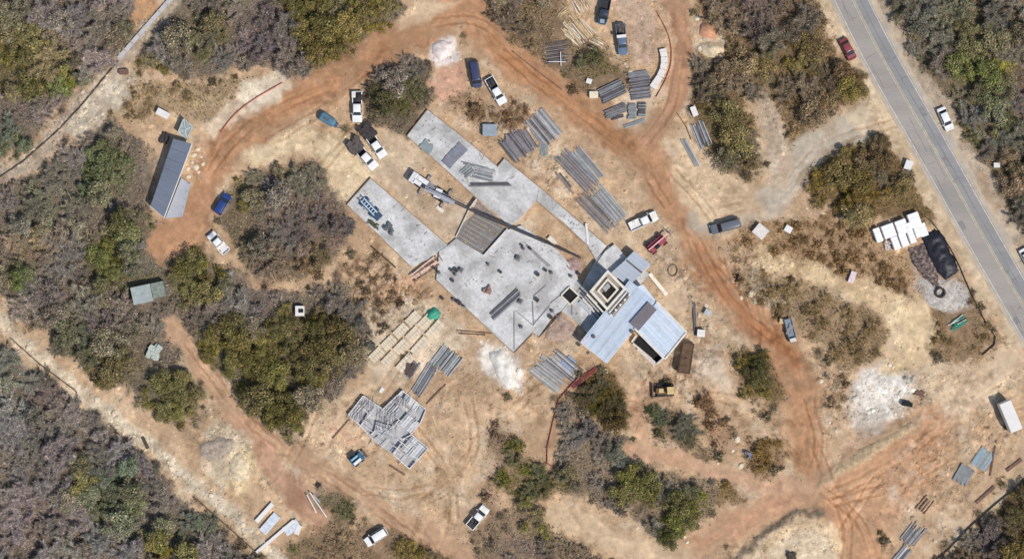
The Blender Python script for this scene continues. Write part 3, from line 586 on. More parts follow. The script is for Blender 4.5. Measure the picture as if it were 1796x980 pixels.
KEEP = [(300, 310, 62), (325, 225, 26), (287, 200, 14), (265, 512, 30), (270, 618, 22), (527, 545, 14), (1577, 407, 52), (1640, 450, 62), (1657, 208, 28), (1486, 87, 26), (1383, 575, 22), (1682, 565, 34), (391, 358, 26), (383, 426, 30), (652, 608, 14),
        (1648, 513, 22), (480, 915, 52), (525, 925, 30), (550, 890, 22), (660, 940, 30), (837, 906, 30), (1010, 45, 46), (980, 98, 30), (1060, 24, 28), (1090, 70, 32), (1218, 215, 14), (1228, 235, 22), (1065, 160, 36), (1272, 397, 34), (1333, 406, 18), (1590, 280, 12), (1493, 486, 10), (218, 127, 10), (1747, 290, 10), (858, 228, 18), (870, 160, 34), (834, 130, 30), (255, 776, 12), (725, 110, 0), (1047, 155, 14), (1240, 70, 20), (1060, 178, 12), (1340, 170, 0)]
def clearof(x, y, r): return all((x - a) ** 2 + (y - b) ** 2 > (q + r * .55) ** 2 for a, b, q in KEEP if q)
MARKS = [(300, 310, 'the site office'), (262, 512, 'the left woods shed'), (527, 545, 'the white cabinet'), (271, 617, 'the pale scrap heap'), (700, 590, 'the limestone rows'), (690, 752, 'the block house'), (490, 915, 'the white panels stack'), (552, 885, 'the leaning white rails'), (660, 940, 'the bottom white suv'), (838, 906, 'the bottom clearing pickup'),
    (960, 790, 'the red fence end'), (1165, 684, 'the bulldozer'), (1385, 578, 'the flatbed truck'), (1548, 690, 'the chalk patch'), (1577, 407, 'the white wrapped bundles'), (1272, 397, 'the dark grey suv'), (1657, 209, 'the silver white car'), (1486, 87, 'the dark red car'), (1240, 55, 'the orange soil heap'), (1010, 50, 'the big lumber pile'), (1228, 235, 'the grey beams in brush'),
    (255, 55, 'the concrete channel'), (287, 200, 'the white storage box'), (218, 127, 'the dark ditch crate'), (400, 800, 'the pale spoil heaps'), (255, 776, 'the black log'), (391, 358, 'the blue car'), (384, 426, 'the silver white pickup'), (1747, 290, 'the pale box beyond the road'), (1494, 486, 'the pinkish white board'), (627, 188, 'the lone white pickup'), (1648, 513, 'the culvert ring'),
    (1682, 565, 'the green pipes'), (1311, 797, 'the blue grey tank'), (834, 130, 'the navy van'), (1728, 867, 'the brown pipe pieces'), (95, 640, 'the lower left fence'), (100, 232, 'the top left ditch strip'), (1040, 646, 'the red fence top'), (1090, 70, 'the dark blue pickup'), (430, 925, 'the bottom left fence')]
def region2(x, y):
    d2, mx_, my_, nm = min(((x - a) ** 2 + (y - b) ** 2, a, b, n) for a, b, n in MARKS)
    d = math.sqrt(d2)
    if d > 190: return region(x, y)
    an = math.degrees(math.atan2(my_ - y, x - mx_)) % 360; dr = ('right of', 'above right of', 'above', 'above left of', 'left of', 'below left of', 'below', 'below right of')[int((an + 22.5) // 45) % 8]
    return ('close ' if d < 65 else 'well ' if d > 120 else '') + dr + ' ' + nm
def put_tree(x, y, rpx, kind, i):
    c = samp(vcol, x, y); c = c if c.sum() > .12 else srgb((120, 110, 88)); z = gz(x, y); p = P(x, y, z); r = rpx * S; j = rt.uniform(.78, 1.3)
    reg = region(x, y)
    if kind == 'oak':
        sz = 'broad' if rpx > 26 else 'small' if rpx < 20 else 'rounded'; tn = 'bright' if j > 1.14 else 'dark' if j < .92 else 'dull'
        t = thing('live_oak', sz + ' ' + tn + ' olive oak ' + region2(x, y), 'tree', p, rt.uniform(0, 6.28), 'live oaks of the woods and brush islands')
        cr = put('crown', OAK[i % 7], LEAFM, t); hgtk = rt.uniform(.6, 1.0); m = 1.38
    else:
        sz = 'broad' if rpx > 26 else 'small' if rpx < 20 else 'bushy'; tn = 'pale' if j > 1.14 else 'dark' if j < .92 else 'grey'
        t = thing('bare_tree', sz + ' ' + tn + ' leafless tree ' + region2(x, y), 'tree', p, rt.uniform(0, 6.28), 'leafless trees of the woods and brush islands')
        cr = put('crown', BARE[i % 6], LEAFM, t); hgtk = rt.uniform(.5, .8); m = 1.36
    g_ = float(np.mean(c)); c = c * .84 + g_ * .16 if kind == 'oak' else c * .55 + g_ * .45 * np.array([1.14, 1.01, .84])
    c = np.array([min(.9, v * j * m * f) for v, f in zip(c, (rt.uniform(.93, 1.08), 1, rt.uniform(.9, 1.1)))])
    cr.color = (*c, 1); t.scale = (r, r, r * hgtk)
    put('trunk', TRK[i % 3], BARK, t)
NT = {'oak': 0, 'bare': 0}; tries = 0; extra = []
while tries < 40000:
    tries += 1; x = rt.uniform(-60, 1860); y = rt.uniform(-50, 1040); v = samp(veg, x, y)
    if v < .45 or rt.random() > v: continue
    lf = samp(leaf, x, y); oak = rt.random() < lf
    r = rt.choice([rt.uniform(13, 20), rt.uniform(20, 34), rt.uniform(22, 38)]) if v > .85 else rt.uniform(10, 17)
    if min(samp(veg, x + r * .6 * a, y + r * .6 * b) for a, b in ((1, 0), (-1, 0), (0, 1), (0, -1))) < .3: r *= .6
    if not clearof(x, y, r) or not free(x, y, r, .36): continue
    grid.setdefault((int(x // 40), int(y // 40)), []).append((x, y, r)); k = 'oak' if oak else 'bare'
    if NT[k] >= 550: continue
    cand.append((r, x, y, k)); NT[k] += 1
cand.sort(reverse=True); NT = {'oak': 0, 'bare': 0}
for r, x, y, k in cand:
    if NT[k] >= 298: extra.append((x, y, r, k)); continue
    put_tree(x, y, r, k, NT[k]); NT[k] += 1
for kd, frac, gr, nm, lb in (('oak', .25, 1.55, 'smaller_oaks', 'smaller olive oaks filling the gaps between the bigger trees of the woods'), ('bare', .26, 1.6, 'smaller_bare_trees', 'smaller leafless trees filling the gaps between the bigger trees of the woods')):
    rs = np.random.RandomState(9); Vs, Cs = [], []
    for n_, (x, y, r, k) in enumerate([e for e in extra if e[3] == kd]):
        V, C_ = RAW[kd][n_ % len(RAW[kd])]; s_ = rs.rand(len(V)) < frac; V = V[s_]; C_ = C_[s_]; m_ = V.mean(1, keepdims=True); V = m_ + (V - m_) * gr
        an = rs.rand() * 6.28; ca, sa = math.cos(an), math.sin(an); R_ = r * S; h_ = rs.uniform(.55, .9); p = P(x, y, gz(x, y)); c = samp(vcol, x, y); c = c if c.sum() > .12 else srgb((120, 110, 88))
        Vs.append(np.stack([(V[..., 0] * ca - V[..., 1] * sa) * R_ + p.x, (V[..., 0] * sa + V[..., 1] * ca) * R_ + p.y, V[..., 2] * R_ * h_ + p.z], -1)); Cs.append(np.clip(C_ * c * (1.35 if kd == 'oak' else 1.4) * rs.uniform(.8, 1.25), 0, .85))
    if not Vs: continue
    V = np.concatenate(Vs); C_ = np.concatenate(Cs); n_ = V.shape[1]
    o = put(nm, npmesh(nm, V.reshape(-1, 3), np.arange(V.shape[0] * n_).reshape(-1, n_), C_.reshape(-1, 3)), SCRUBM); tag(o, lb, 'trees', kind='stuff')
print('trees', NT, 'more', len(extra))
# separate small shrubs on the open ground and round the edges
ns = 0; tries = 0
while ns < 290 and tries < 40000:
    tries += 1; x = rt.uniform(-10, 1806); y = rt.uniform(-10, 990); v = samp(veg, x, y)
    fr = samp(frg, x, y)
    if v > .6 or not (.12 < fr) or rt.random() > fr * 1.5: continue
    r = rt.uniform(5, 12)
    if not clearof(x, y, r) or not free(x, y, r, .55): continue
    grid.setdefault((int(x // 40), int(y // 40)), []).append((x, y, r)); dry = ns % 2; reg = region(x, y)
    o = put('shrub', BUSH[ns % 6], LEAFM, None, P(x, y, gz(x, y) - .05), (0, 0, rt.uniform(0, 6.28)))
    o.scale = (r * S, r * S, r * S * rt.uniform(.7, 1)); c = (samp(vcol, x, y) if samp(vcol, x, y).sum() > .12 else srgb((124, 112, 88))) * rt.uniform(.9, 1.3) * (1.25 if dry else .95); o.color = (*c, 1)
    tag(o, (('tiny' if r < 7 else 'small' if r < 10 else 'larger') + (' dry brown shrub ' if dry else ' green brown shrub ') + region2(x, y)), 'shrub', 'dry shrubs on open ground' if dry else 'green shrubs on open ground'); ns += 1
# undergrowth nobody could count: leaves and twigs low over the ground of the woods
def undergrowth(n, name, kind_, zlo, zhi, size, aspect, seed, pw, test=None, bright=1.0):
    rs = np.random.RandomState(seed); x = rs.uniform(-90, 1890, n * 4); y = rs.uniform(-80, 1070, n * 4)
    j = np.clip(np.round((x - gx[0]) / ST).astype(int), 0, NX - 1); i = np.clip(np.round((y - gy[0]) / ST).astype(int), 0, NY - 1)
    v = frg[i, j]; cl_ = fbm(x, y, 22, 50 + seed, 3); k = (rs.rand(n * 4) < np.clip(v, 0, 1) ** pw * np.clip((cl_ - .22) * 3.5, .15, 1))
    for a, b, q in KEEP:
        if q: k &= (x - a) ** 2 + (y - b) ** 2 > (q * .8) ** 2
    k = np.where(k)[0][:n]; x, y, i, j, cl_ = x[k], y[k], i[k], j[k], cl_[k]; m = len(k)
    z = hgt[i, j] + zlo + (zhi - zlo) * rs.rand(m) * np.clip(cl_ * 1.6 - .2, .2, 1); cen = np.stack([(x - 898) * S, (490 - y) * S, z], 1)
    n_ = rs.normal(size=(m, 3)) * .6; n_[:, 2] += 1; n_ /= np.linalg.norm(n_, axis=1, keepdims=True)
    Vv, Ff = leafquads(cen, n_, rs.uniform(size * .6, size * 1.5, m), aspect, 0, rs)
    c = np.where(vcol[i, j].sum(1, keepdims=True) > .12, vcol[i, j], srgb((124, 112, 88))) * (rs.uniform(.4, 1.6, (m, 1)) * (1 + .8 * (rs.rand(m, 1) < .06)) * bright) * np.stack([rs.uniform(.95, 1.1, m), np.ones(m), rs.uniform(.85, 1.1, m)], 1)
    return Vv, Ff, c.repeat(4, 0)
a = undergrowth(110000, '', '', .03, .7, .34, .5, 1, .95, bright=1.28); b_ = undergrowth(125000, '', '', .03, .8, .7, .07, 2, .8, bright=1.45)
def join(parts):
    V, F, C, k = [], [], [], 0
    for v, f, c in parts: V.append(v); F.append(f + k); C.append(c); k += len(v)
    return np.concatenate(V), np.concatenate(F), np.concatenate(C)
V_, F_, C_ = join([a, b_]); o = put('undergrowth', npmesh('undergrowth', V_, F_, C_), SCRUBM); tag(o, 'low grey brown undergrowth of twigs and leaves covering the woodland floor', 'undergrowth', kind='stuff')
# dry grass tufts on open ground
def litter(n, seed, size, aspect, thr, cfun, zz=.12):
    rs = np.random.RandomState(seed); x = rs.uniform(-60, 1860, n * 3); y = rs.uniform(-60, 1040, n * 3)
    j = np.clip(np.round((x - gx[0]) / ST).astype(int), 0, NX - 1); i = np.clip(np.round((y - gy[0]) / ST).astype(int), 0, NY - 1)
    k = np.where((veg[i, j] < .6) & (cls[i, j] != 2) & ~cls4[i, j] & (fbm(x, y, 40, seed, 3) > thr))[0][:n]; x, y, i, j = x[k], y[k], i[k], j[k]; m = len(k)
    cen = np.stack([(x - 898) * S, (490 - y) * S, hgt[i, j] + zz * rs.rand(m)], 1); n_ = rs.normal(size=(m, 3)) * .7; n_[:, 2] += .6; n_ /= np.linalg.norm(n_, axis=1, keepdims=True)
    Vv, Ff = leafquads(cen, n_, rs.uniform(size * .5, size * 1.5, m), aspect, 0, rs); c = np.array(cfun(rs, m, col[i, j])); return Vv, Ff, c.repeat(4, 0)
onroad = None
V_, F_, C_ = litter(45000, 61, .30, .3, .46, lambda rs, m, c: c * rs.uniform(.55, 1.1, (m, 1)))
o = put('dry_grass', npmesh('dry_grass', V_, F_, C_), SCRUBM); tag(o, 'dry straw coloured grass tufts and twigs scattered over the bare soil', 'dry grass', kind='stuff')
# stones
def stones(n, seed, mult):
    rs = np.random.RandomState(seed); x = rs.uniform(-60, 1860, n * 8); y = rs.uniform(-60, 1040, n * 8)
    j = np.clip(np.round((x - gx[0]) / ST).astype(int), 0, NX - 1); i = np.clip(np.round((y - gy[0]) / ST).astype(int), 0, NY - 1)
    k = np.where((rs.rand(len(x)) < rub[i, j] * (veg[i, j] < .5) * (cls[i, j] != 2) * ~cls4[i, j] * (fbm(x, y, 20, seed, 3) > .42)))[0][:n]; x, y, i, j = x[k], y[k], i[k], j[k]; m = len(k)
    base = np.array([(1, 0, 0), (.2, .9, .05), (-.9, .5, 0), (-.7, -.7, .05), (.4, -.9, 0), (0, 0, .8), (.2, .1, .75)])
    F = np.array([(0, 1, 6), (1, 2, 5), (2, 3, 5), (3, 4, 5), (4, 0, 6), (1, 5, 6), (4, 6, 5)])
    s = rs.uniform(.07, .3, m) * (1 + (rs.rand(m) < .06) * 1.2); an = rs.rand(m) * 6.28; ca, sa = np.cos(an), np.sin(an)
    bb = base[None] * rs.uniform(.7, 1.3, (m, 7, 3)) * s[:, None, None]
    X = bb[..., 0] * ca[:, None] - bb[..., 1] * sa[:, None] + ((x - 898) * S)[:, None]; Y = bb[..., 0] * sa[:, None] + bb[..., 1] * ca[:, None] + ((490 - y) * S)[:, None]
    Z = bb[..., 2] + hgt[i, j][:, None]; V = np.stack([X, Y, Z], -1).reshape(-1, 3); FF = (F[None] + 7 * np.arange(m)[:, None, None]).reshape(-1, 3)
    c = (np.clip(col[i, j] * rs.uniform(.7, 1.35, (m, 1)), 0, .8)).repeat(7, 0); return V, FF, c
V_, F_, C_ = stones(15000, 71, 1); o = put('stones', npmesh('stones', V_, F_, C_), SCRUBM); tag(o, 'loose pale limestone rubble scattered along the cleared strips', 'rubble', kind='stuff')
# ================================================================== BUILT THINGS
def PP(pts, z=0, o=(0, 0)):            # photo polygon -> local xy at height z
    r = []
    for x, y in pts: q = P(x, y, z); r.append((q.x - o[0], q.y - o[1]))
    return r
M_conc = mat('concrete', A(210, 208, 205), .85, nscale=.35, namt=.12, fine=1.6, famt=.14, tint=A(174, 171, 166))
M_conc2 = mat('concrete_grey', A(176, 178, 178), .85, nscale=.3, namt=.08, fine=3, famt=.07, tint=A(160, 162, 162))
M_concp = mat('concrete_pale', A(226, 218, 202), .85, nscale=.8, namt=.1, fine=5, famt=.1)
M_edge = mat('slab_edge_form', A(150, 124, 100), .9, nscale=1.5, namt=.2)
M_block = mat('block_wall', A(214, 206, 198), .9, nscale=1.5, namt=.12, fine=7, famt=.12)
M_blue = mat('blue_deck', A(206, 219, 234), .5, nscale=.25, namt=.05, fine=1.5, famt=.07, tint=A(212, 220, 230))
M_blue2 = mat('blue_grey_deck', A(180, 188, 200), .5, nscale=.3, namt=.07, fine=2.5, famt=.05)
M_bluealt = mat('blue_deck_dusty', A(200, 211, 222), .6, nscale=.5, namt=.08, fine=3, famt=.08); M_dkslab = mat('dark_membrane', A(120, 114, 118), .9, nscale=.8, namt=.1)
M_black = mat('black_rubber_and_void', (.012, .012, .013), .8); M_tyre = mat('tyre_rubber', (.02, .02, .02), .9)
M_glass = mat('dark_glass', (.02, .025, .03), .08, nscale=1, namt=0, famt=0, spec=.6)
M_steel = mat('steel_grey', A(138, 139, 142), .55, metal=.2, nscale=1, namt=.2); M_steel2 = mat('steel_pale', A(182, 182, 182), .5, metal=.1, nscale=1, namt=.15)
M_steeld = mat('steel_dark', A(96, 92, 94), .6, metal=.2, nscale=1, namt=.2); M_rust = mat('rusty_steel', A(120, 92, 80), .8, nscale=2, namt=.25)
M_wood = mat('lumber', A(206, 180, 140), .85, nscale=1.2, namt=.15, fine=8, famt=.15); M_woodd = mat('weathered_lumber', A(150, 122, 96), .9, nscale=1.5, namt=.2)
M_bf_ = mat('latch_dark', A(60, 48, 40), .8); M_white = mat('white_sheet', A(228, 224, 218), .5, nscale=.8, namt=.04, famt=.03); M_red = mat('red_fabric', A(172, 84, 74), .8, nscale=1, namt=.2)
M_teal = mat('teal_plastic', A(64, 150, 126), .6, nscale=2, namt=.25); M_lime = mat('limestone', A(222, 206, 180), .9, nscale=1.0, namt=.12, fine=6, famt=.14)
M_recess = mat('ribbed_deck_soil', A(132, 126, 121), .9, nscale=1, namt=.15); M_yel = mat('machine_yellow', A(206, 180, 124), .55, nscale=1.5, namt=.12)
M_chrome = mat('rim_metal', (.4, .4, .41), .35, metal=.7); M_lamp = mat('lamp_lens', (.7, .7, .66), .2); M_tail = mat('tail_lens', (.35, .02, .015), .3)
def slab(name, poly, z0, z1, m, parent, holes=(), label=None):
    mb = MB(); mb.prism(PP(poly, z1), z0, z1, [PP(h, z1) for h in holes]); return put(name, mb.mesh(name), m, parent, label=label)
def lerp(a, b, t): return (a[0] + (b[0] - a[0]) * t, a[1] + (b[1] - a[1]) * t)
def wall(mb, a, b, th, z0, z1):
    p, q = P(*a, z1), P(*b, z1); mb.bar((p.x, p.y, (z0 + z1) / 2), (q.x, q.y, (z0 + z1) / 2), th, z1 - z0)
ZS = .5
# ------------------------------------------------------------------ main building
bld = thing('concrete_building', 'large half built concrete building with long slab wings, square tower and blue metal roofs', 'building', (0, 0, 0))
slab('slab', [(750, 193), (808, 238), (872, 292), (884, 278), (945, 328), (941, 352), (905, 390), (895, 397), (845, 355), (714, 238)], -.6, ZS, M_conc, bld)
slab('slab', [(945.5, 328.5), (1064, 431), (1045, 455), (1030, 430), (990, 391), (941.5, 352.5)], -.6, ZS - .02, M_conc, bld)
slab('slab', [(650, 313), (785, 430), (770, 440), (757, 452), (722, 468), (608, 358)], -.6, ZS + .01, M_conc, bld)
slab('slab', [(785.5, 430.5), (800, 418), (848, 447), (890, 403), (915, 395), (980, 440), (1004, 470), (1020, 500), (985, 545), (972, 552), (945, 590), (934, 582), (900, 617), (765, 490), (770.5, 440.5)], -.6, ZS + .02, M_conc, bld)
slab('slab', [(1045.5, 455.5), (1068, 432), (1096, 455), (1140, 480), (1118, 505), (1075, 552), (1036, 590), (1012, 566), (985.5, 545.5), (1020.5, 500.5)], -.6, ZS, M_conc, bld)
# control joints sawn in the slabs: slightly lower, darker strips bedded on top
mj = mat('joint_filler', A(176, 174, 172), .9)
for a, b in (((775, 290), (840, 235 + 10)), ((850, 355), (905, 300)), ((800, 318), (850, 262)), ((940, 350), (900, 318)), ((700, 355), (650, 395)), ((740, 392), (690, 436)), ((800, 510), (880, 440)), ((840, 552), (930, 470)), ((820, 450), (905, 535)), ((868, 440), (960, 530)), ((970, 350), (945, 328)), ((1000, 400), (1030, 402)), ((1060, 455), (1040, 470))):
    mb = MB(); p, q = P(*a, ZS), P(*b, ZS)
    mb.bar((p.x, p.y, ZS + .028), (q.x, q.y, ZS + .028), .07, .012); 
    put('control_joint', mb.mesh('control_joint'), mj, bld)
# edge forms
mb = None
EDG = [((750, 192), (808, 237)), ((808, 237), (872, 291)), ((884, 277), (945, 327)), ((945, 327), (1064, 430)), ((714, 239), (780, 296)), ((780, 296), (845, 356)), ((650, 312), (785, 429)), ((608, 359), (665, 413)), ((665, 413), (721, 468)), ((765, 491), (832, 554)), ((832, 554), (900, 618)), ((900, 618), (934, 583)), ((945, 591), (985, 546)), ((942, 353), (1030, 431)), ((750, 192), (714, 238)), ((608, 359), (650, 312)), ((872, 293), (884, 279))]
for a, b in EDG:
    mb = MB(); p, q = P(*a, ZS), P(*b, ZS); mb.bar((p.x, p.y, .2), (q.x, q.y, .2), .12, .72); put('edge_form', mb.mesh('edge_form'), M_edge, bld)
# recessed ribbed bay
u = [(833, 374), (889, 403), (849, 446), (802, 416)]
slab('recessed_floor', [(812, 392), (836, 372), (890, 402), (849, 448), (800, 418)], -.5, .02, M_recess, bld)
for k in range(13):
    t = (k + .5) / 13; a = lerp((833, 376), (803, 414), t); b = lerp((886, 404), (850, 444), t); mb = MB()
    a = lerp(a, b, .02); b = lerp(a, b, .55 if k % 3 else .9); p, q = P(*a), P(*b); mb.bar((p.x, p.y, .10), (q.x, q.y, .10), .10, .12); put('floor_rib', mb.mesh('floor_rib'), M_woodd if k % 2 else M_conc2, bld)
mb = MB(); wall(mb, (890, 401), (849, 447), .2, 0, .62); put('kerb_wall', mb.mesh('kerb_wall'), M_block, bld)
mb = MB(); wall(mb, (836, 349), (822, 368), .3, 0, 1.1); put('kerb_wall', mb.mesh('kerb_wall'), M_block, bld)
mb = MB(); wall(mb, (822, 369), (800, 415), .2, 0, .5); put('kerb_wall', mb.mesh('kerb_wall'), M_block, bld)
slab('rubble_bay', [(838, 352), (866, 376), (872, 386), (848, 378), (830, 368)], -.3, .1, mat('rubble_fill', A(150, 136, 128), .95, nscale=2, namt=.3), bld)
# black panel puts the square opening's inner shade into colour; pale curb round it
slab('opening_dark_panel', [(999, 505), (1013, 518), (1000, 531), (986, 518)], .3, ZS + .05, M_black, bld, label='square black panel painted as the dark of an opening in the pale slab')
for a, b in (((999, 503), (1015, 518)), ((1015.5, 518.5), (1000, 534)), ((999.5, 533.5), (984, 518.5)), ((984.5, 517.5), (998.5, 503.5))):
    mb = MB(); wall(mb, a, b, .3, .3, ZS + .45); put('curb', mb.mesh('curb'), M_concp, bld)
# thin wall plates and lines laid out on the slab
LINES = [((920, 425), (965, 467), M_steel), ((905, 545), (935, 570), M_steel), ((935, 570), (965, 535), M_steel), ((965, 532), (995, 508), M_steel), ((958, 500), (935, 520), M_steel), ((936, 506), (968, 532), M_steel2), ((902, 545), (902, 612), M_steel), ((934, 528), (936, 570), M_steel), ((962, 540), (985, 562), M_steel), ((1003, 534), (1003, 552), M_steel), ((945, 592), (985, 548), M_steeld), ((902, 618), (934, 585), M_steeld), ((886, 600), (852, 570), M_steel2)]
for a, b, mm in LINES:
    mb = MB(); wall(mb, a, b, .16, ZS + .02, ZS + .16); put('bottom_plate', mb.mesh('bottom_plate'), mm, bld)
# the little grey decks by the north wing end
slab('roof_deck', [(1062, 440), (1078, 425 + 3), (1100, 452), (1120, 475), (1100, 498), (1046, 462)], ZS + .02, .85, M_conc, bld)
def deck(corner, ucorner, vcorner, n, z, thick, m, name='roof_sheet'):
    """parallelogram of n sheets; corner->ucorner is the direction the sheets run, ribs are real"""
    for k in range(n):
        t0, t1 = k / n, (k + 1) / n
        a = lerp(corner, vcorner, t0); b = lerp(corner, vcorner, t1); du = (ucorner[0] - corner[0], ucorner[1] - corner[1])
        c = (b[0] + du[0], b[1] + du[1]); d_ = (a[0] + du[0], a[1] + du[1]); e = .022
        pa, pb, pc, pd = [P(*q, z) for q in (a, b, c, d_)]
        mb = MB(); g = rng.uniform(0, .015)
        sh = (pb - pa) * e * .5
        mb.prism([(q.x, q.y) for q in (pa + sh, pb - sh, pc - sh, pd + sh)], z - thick, z + g)
        for r in (.08, .5, .92):
            s0 = pa.lerp(pb, r); s1 = pd.lerp(pc, r); mb.bar((s0.x, s0.y, z + g + .045), (s1.x, s1.y, z + g + .045), .08, .09)
        put(name, mb.mesh(name), M_bluealt if (m is M_blue and k % 3 == 1) else m, bld)
deck((1112, 440), (1141, 463), (1096, 456), 3, 2.6, .2, M_blue2)
deck((1096, 456.5), (1126, 480), (1072, 478), 4, 2.3, .2, M_blue2)
mb = MB(); wall(mb, (1100, 457), (1126, 478), .3, 2.3, 2.9); put('ridge_beam', mb.mesh('ridge_beam'), M_steeld, bld)
mb = MB()
for a, b in (((1113, 442), (1140, 464)), ((1140, 465), (1124, 482)), ((1098, 457), (1073, 479))): wall(mb, a, b, .25, 0, 2.1)
put('wall', mb.mesh('wall'), M_block, bld)
# blue roofs
deck((1150, 529), (1064, 637), (1104, 491), 11, 3.2, .22, M_blue)
deck((1111, 573), (1163, 628), (1152, 530), 9, 3.5, .22, M_blue)
mb = MB()
for a, b in (((1116, 502), (1149, 529)), ((1149, 530), (1064, 636)), ((1064, 636), (1020, 601)), ((1020, 601), (1052, 562))): wall(mb, a, b, .3, 0, 2.96)
for a, b in (((1152, 532), (1203, 583)), ((1203, 584), (1164, 628)), ((1164, 628), (1112, 575))): wall(mb, a, b, .3, 0, 3.26)
put('wall', mb.mesh('wall'), M_concp, bld)
slab('roof_infill', [(1116, 503), (1128, 499), (1151, 528), (1145, 534)], 2.8, 3.15, M_blue, bld)
slab('dark_roof_panel', [(1137, 529), (1152, 543), (1120, 580), (1104, 566)], 3.55, 3.75, M_dkslab, bld)
for a, b in (((1152, 529), (1204, 582)), ((1166, 630), (1204, 583)), ((1113, 576), (1165, 629))):
    mb = MB(); wall(mb, a, b, .35, 3.3, 3.75); put('parapet', mb.mesh('parapet'), M_concp, bld)
slab('stair_pit_dark', [(1121, 589), (1160, 624), (1153, 635), (1112, 601)], .02, .25, M_black, bld)  # shade inside the long pit, put in as a black slab
for a, b, h_ in (((1110, 602), (1152, 638), 1.2), ((1152, 638), (1166, 626), 1.6), ((1108, 600), (1116, 588), .9), ((1118, 612), (1148, 640), .5)):
    mb = MB(); wall(mb, a, b, .35, 0, h_); put('pit_wall', mb.mesh('pit_wall'), M_block, bld)
for a in ((1041, 590), (1031, 618), (1108, 581)):
    mb = MB(); p = P(*a, 3.3); mb.tube((p.x, p.y, 3.1), (p.x, p.y, 3.7), .38, .38, 10); put('roof_vent', mb.mesh('roof_vent'), M_steeld, bld)
mb = MB(); wall(mb, (1020, 602), (1028, 592), .7, .1, 3.3); put('pink_trim', mb.mesh('pink_trim'), mat('pink_board', A(216, 196, 206), .8), bld)
# tower
TW = [(1066, 473), (1099, 506), (1065, 545), (1034, 511)]
tc = (1066, 509)
def ringpoly(k, off=(0, 0)): return [(tc[0] + (x - tc[0]) * k + off[0], tc[1] + (y - tc[1]) * k + off[1]) for x, y in TW]
def ringwall(name, k0, k1, z0, z1, m):
    o0, o1 = ringpoly(k0), ringpoly(k1)
    for i in range(4):
        j = (i + 1) % 4; mb = MB(); mb.prism(PP([o0[i], o0[j], o1[j], o1[i]], z1), z0, z1 - .01 * (i % 2)); put(name, mb.mesh(name), m, bld)
ringwall('tower_wall', 1.0, .82, 0, 5.0, M_concp); ringwall('tower_ledge', .82, .62, 0, 3.9, mat('tower_ledge', A(170, 160, 148), .9, nscale=1, namt=.15))
ringwall('shaft_wall', .60, .46, 0, 4.5, M_concp)
slab('shaft_floor', ringpoly(.46), 0, 2.2, mat('shaft_floor', A(150, 136, 122), .95, nscale=1, namt=.2), bld)
slab('shaft_stair', [(1056, 505), (1066, 496), (1071, 502), (1062, 512)], 2.2, 4.2, M_conc2, bld)
for k, (h_, off) in enumerate(((3.2, 5), (2.2, 10), (1.3, 15.5), (.9, 22))):
    a, b = (1033 - off * .75, 512 + off * .75), (1063 - off * .75, 545 + off * .75)
    mb = MB(); wall(mb, a, b, .34 if k < 3 else .6, 0, h_); put('terrace_step', mb.mesh('terrace_step'), (M_concp, M_conc2, M_block, M_blue2)[k], bld)
for k in range(3):
    a, b = (1068 + k * 4.5, 549 + k * 3.5), (1100 + k * 2.5, 512 + k * 4.5)
    mb = MB(); wall(mb, a, b, .24, 0, 3.9 - k * .2); put('terrace_step', mb.mesh('terrace_step'), (M_concp, M_steeld, M_block)[k], bld)
for k in range(9):
    t = k / 8; a = lerp((1072, 552), (1104, 517), t); mb = MB(); p = P(*a, 4); mb.box(p.x, p.y, 3.9, .4, .4, .5, .6); put('formwork_block', mb.mesh('formwork_block'), M_woodd if k % 2 else M_white, bld)
# loose white board beside the small deck
def plank(name, label, cat, a, b, w_, z, m, grp=None, h=.12):
    p, q = G0(*a), G0(*b); c = (p + q) / 2; L = (q - p).length; mb = MB(); mb.box(0, 0, h / 2, L, w_, h); 
    o = put(name, mb.mesh(name), m, None, (c.x, c.y, c.z + z), (0, 0, math.atan2(q.y - p.y, q.x - p.x))); return tag(o, label, cat, grp)
plank('board', 'long cream board leaning off the small blue grey deck', 'board', (1139, 480), (1169, 517), .75, .5, mat('cream_board', A(244, 232, 212), .7))
plank('steel_post', 'upright dark steel post lying right of the blue roof', 'post', (1217, 530), (1220, 588), .55, .05, M_steeld)
# ------------------------------------------------------------------ unfinished block house
hs = thing('block_house', 'unfinished grey block house with white room walls at the lower centre', 'house', (0, 0, 0))
OUT = [(637, 694), (671, 718), (706, 684), (747, 718), (740, 738), (722, 762), (751, 786), (718, 822), (688, 796), (672, 785), (655, 772), (611, 727)]
slab('floor_slab', OUT, -.5, .3, mat('house_slab', A(184, 182, 182), .9, nscale=.6, namt=.15, fine=4, famt=.15), hs)
HW = [((637, 694), (671, 717)), ((637, 694), (611, 727)), ((611, 727), (634, 748)), ((628, 709), (656, 734)), ((646, 725), (633, 746)), ((634, 748), (655, 771)), ((671, 718), (706, 684)), ((682, 727), (698, 710)), ((706, 685), (747, 718)), ((747, 718), (738, 740)), ((738, 740), (720, 762)), ((688, 750), (700, 736)), ((706, 770), (722, 762)), ((722, 762), (751, 786)), ((751, 786), (718, 822)), ((718, 822), (690, 797)), ((690, 797), (703, 775)), ((660, 745), (676, 758)), ((676, 758), (690, 745)), ((700, 705), (715, 720)), ((650, 762), (664, 750))]
M_hw = mat('block_course', A(222, 217, 214), .9, nscale=1.5, namt=.15, fine=6, famt=.2)
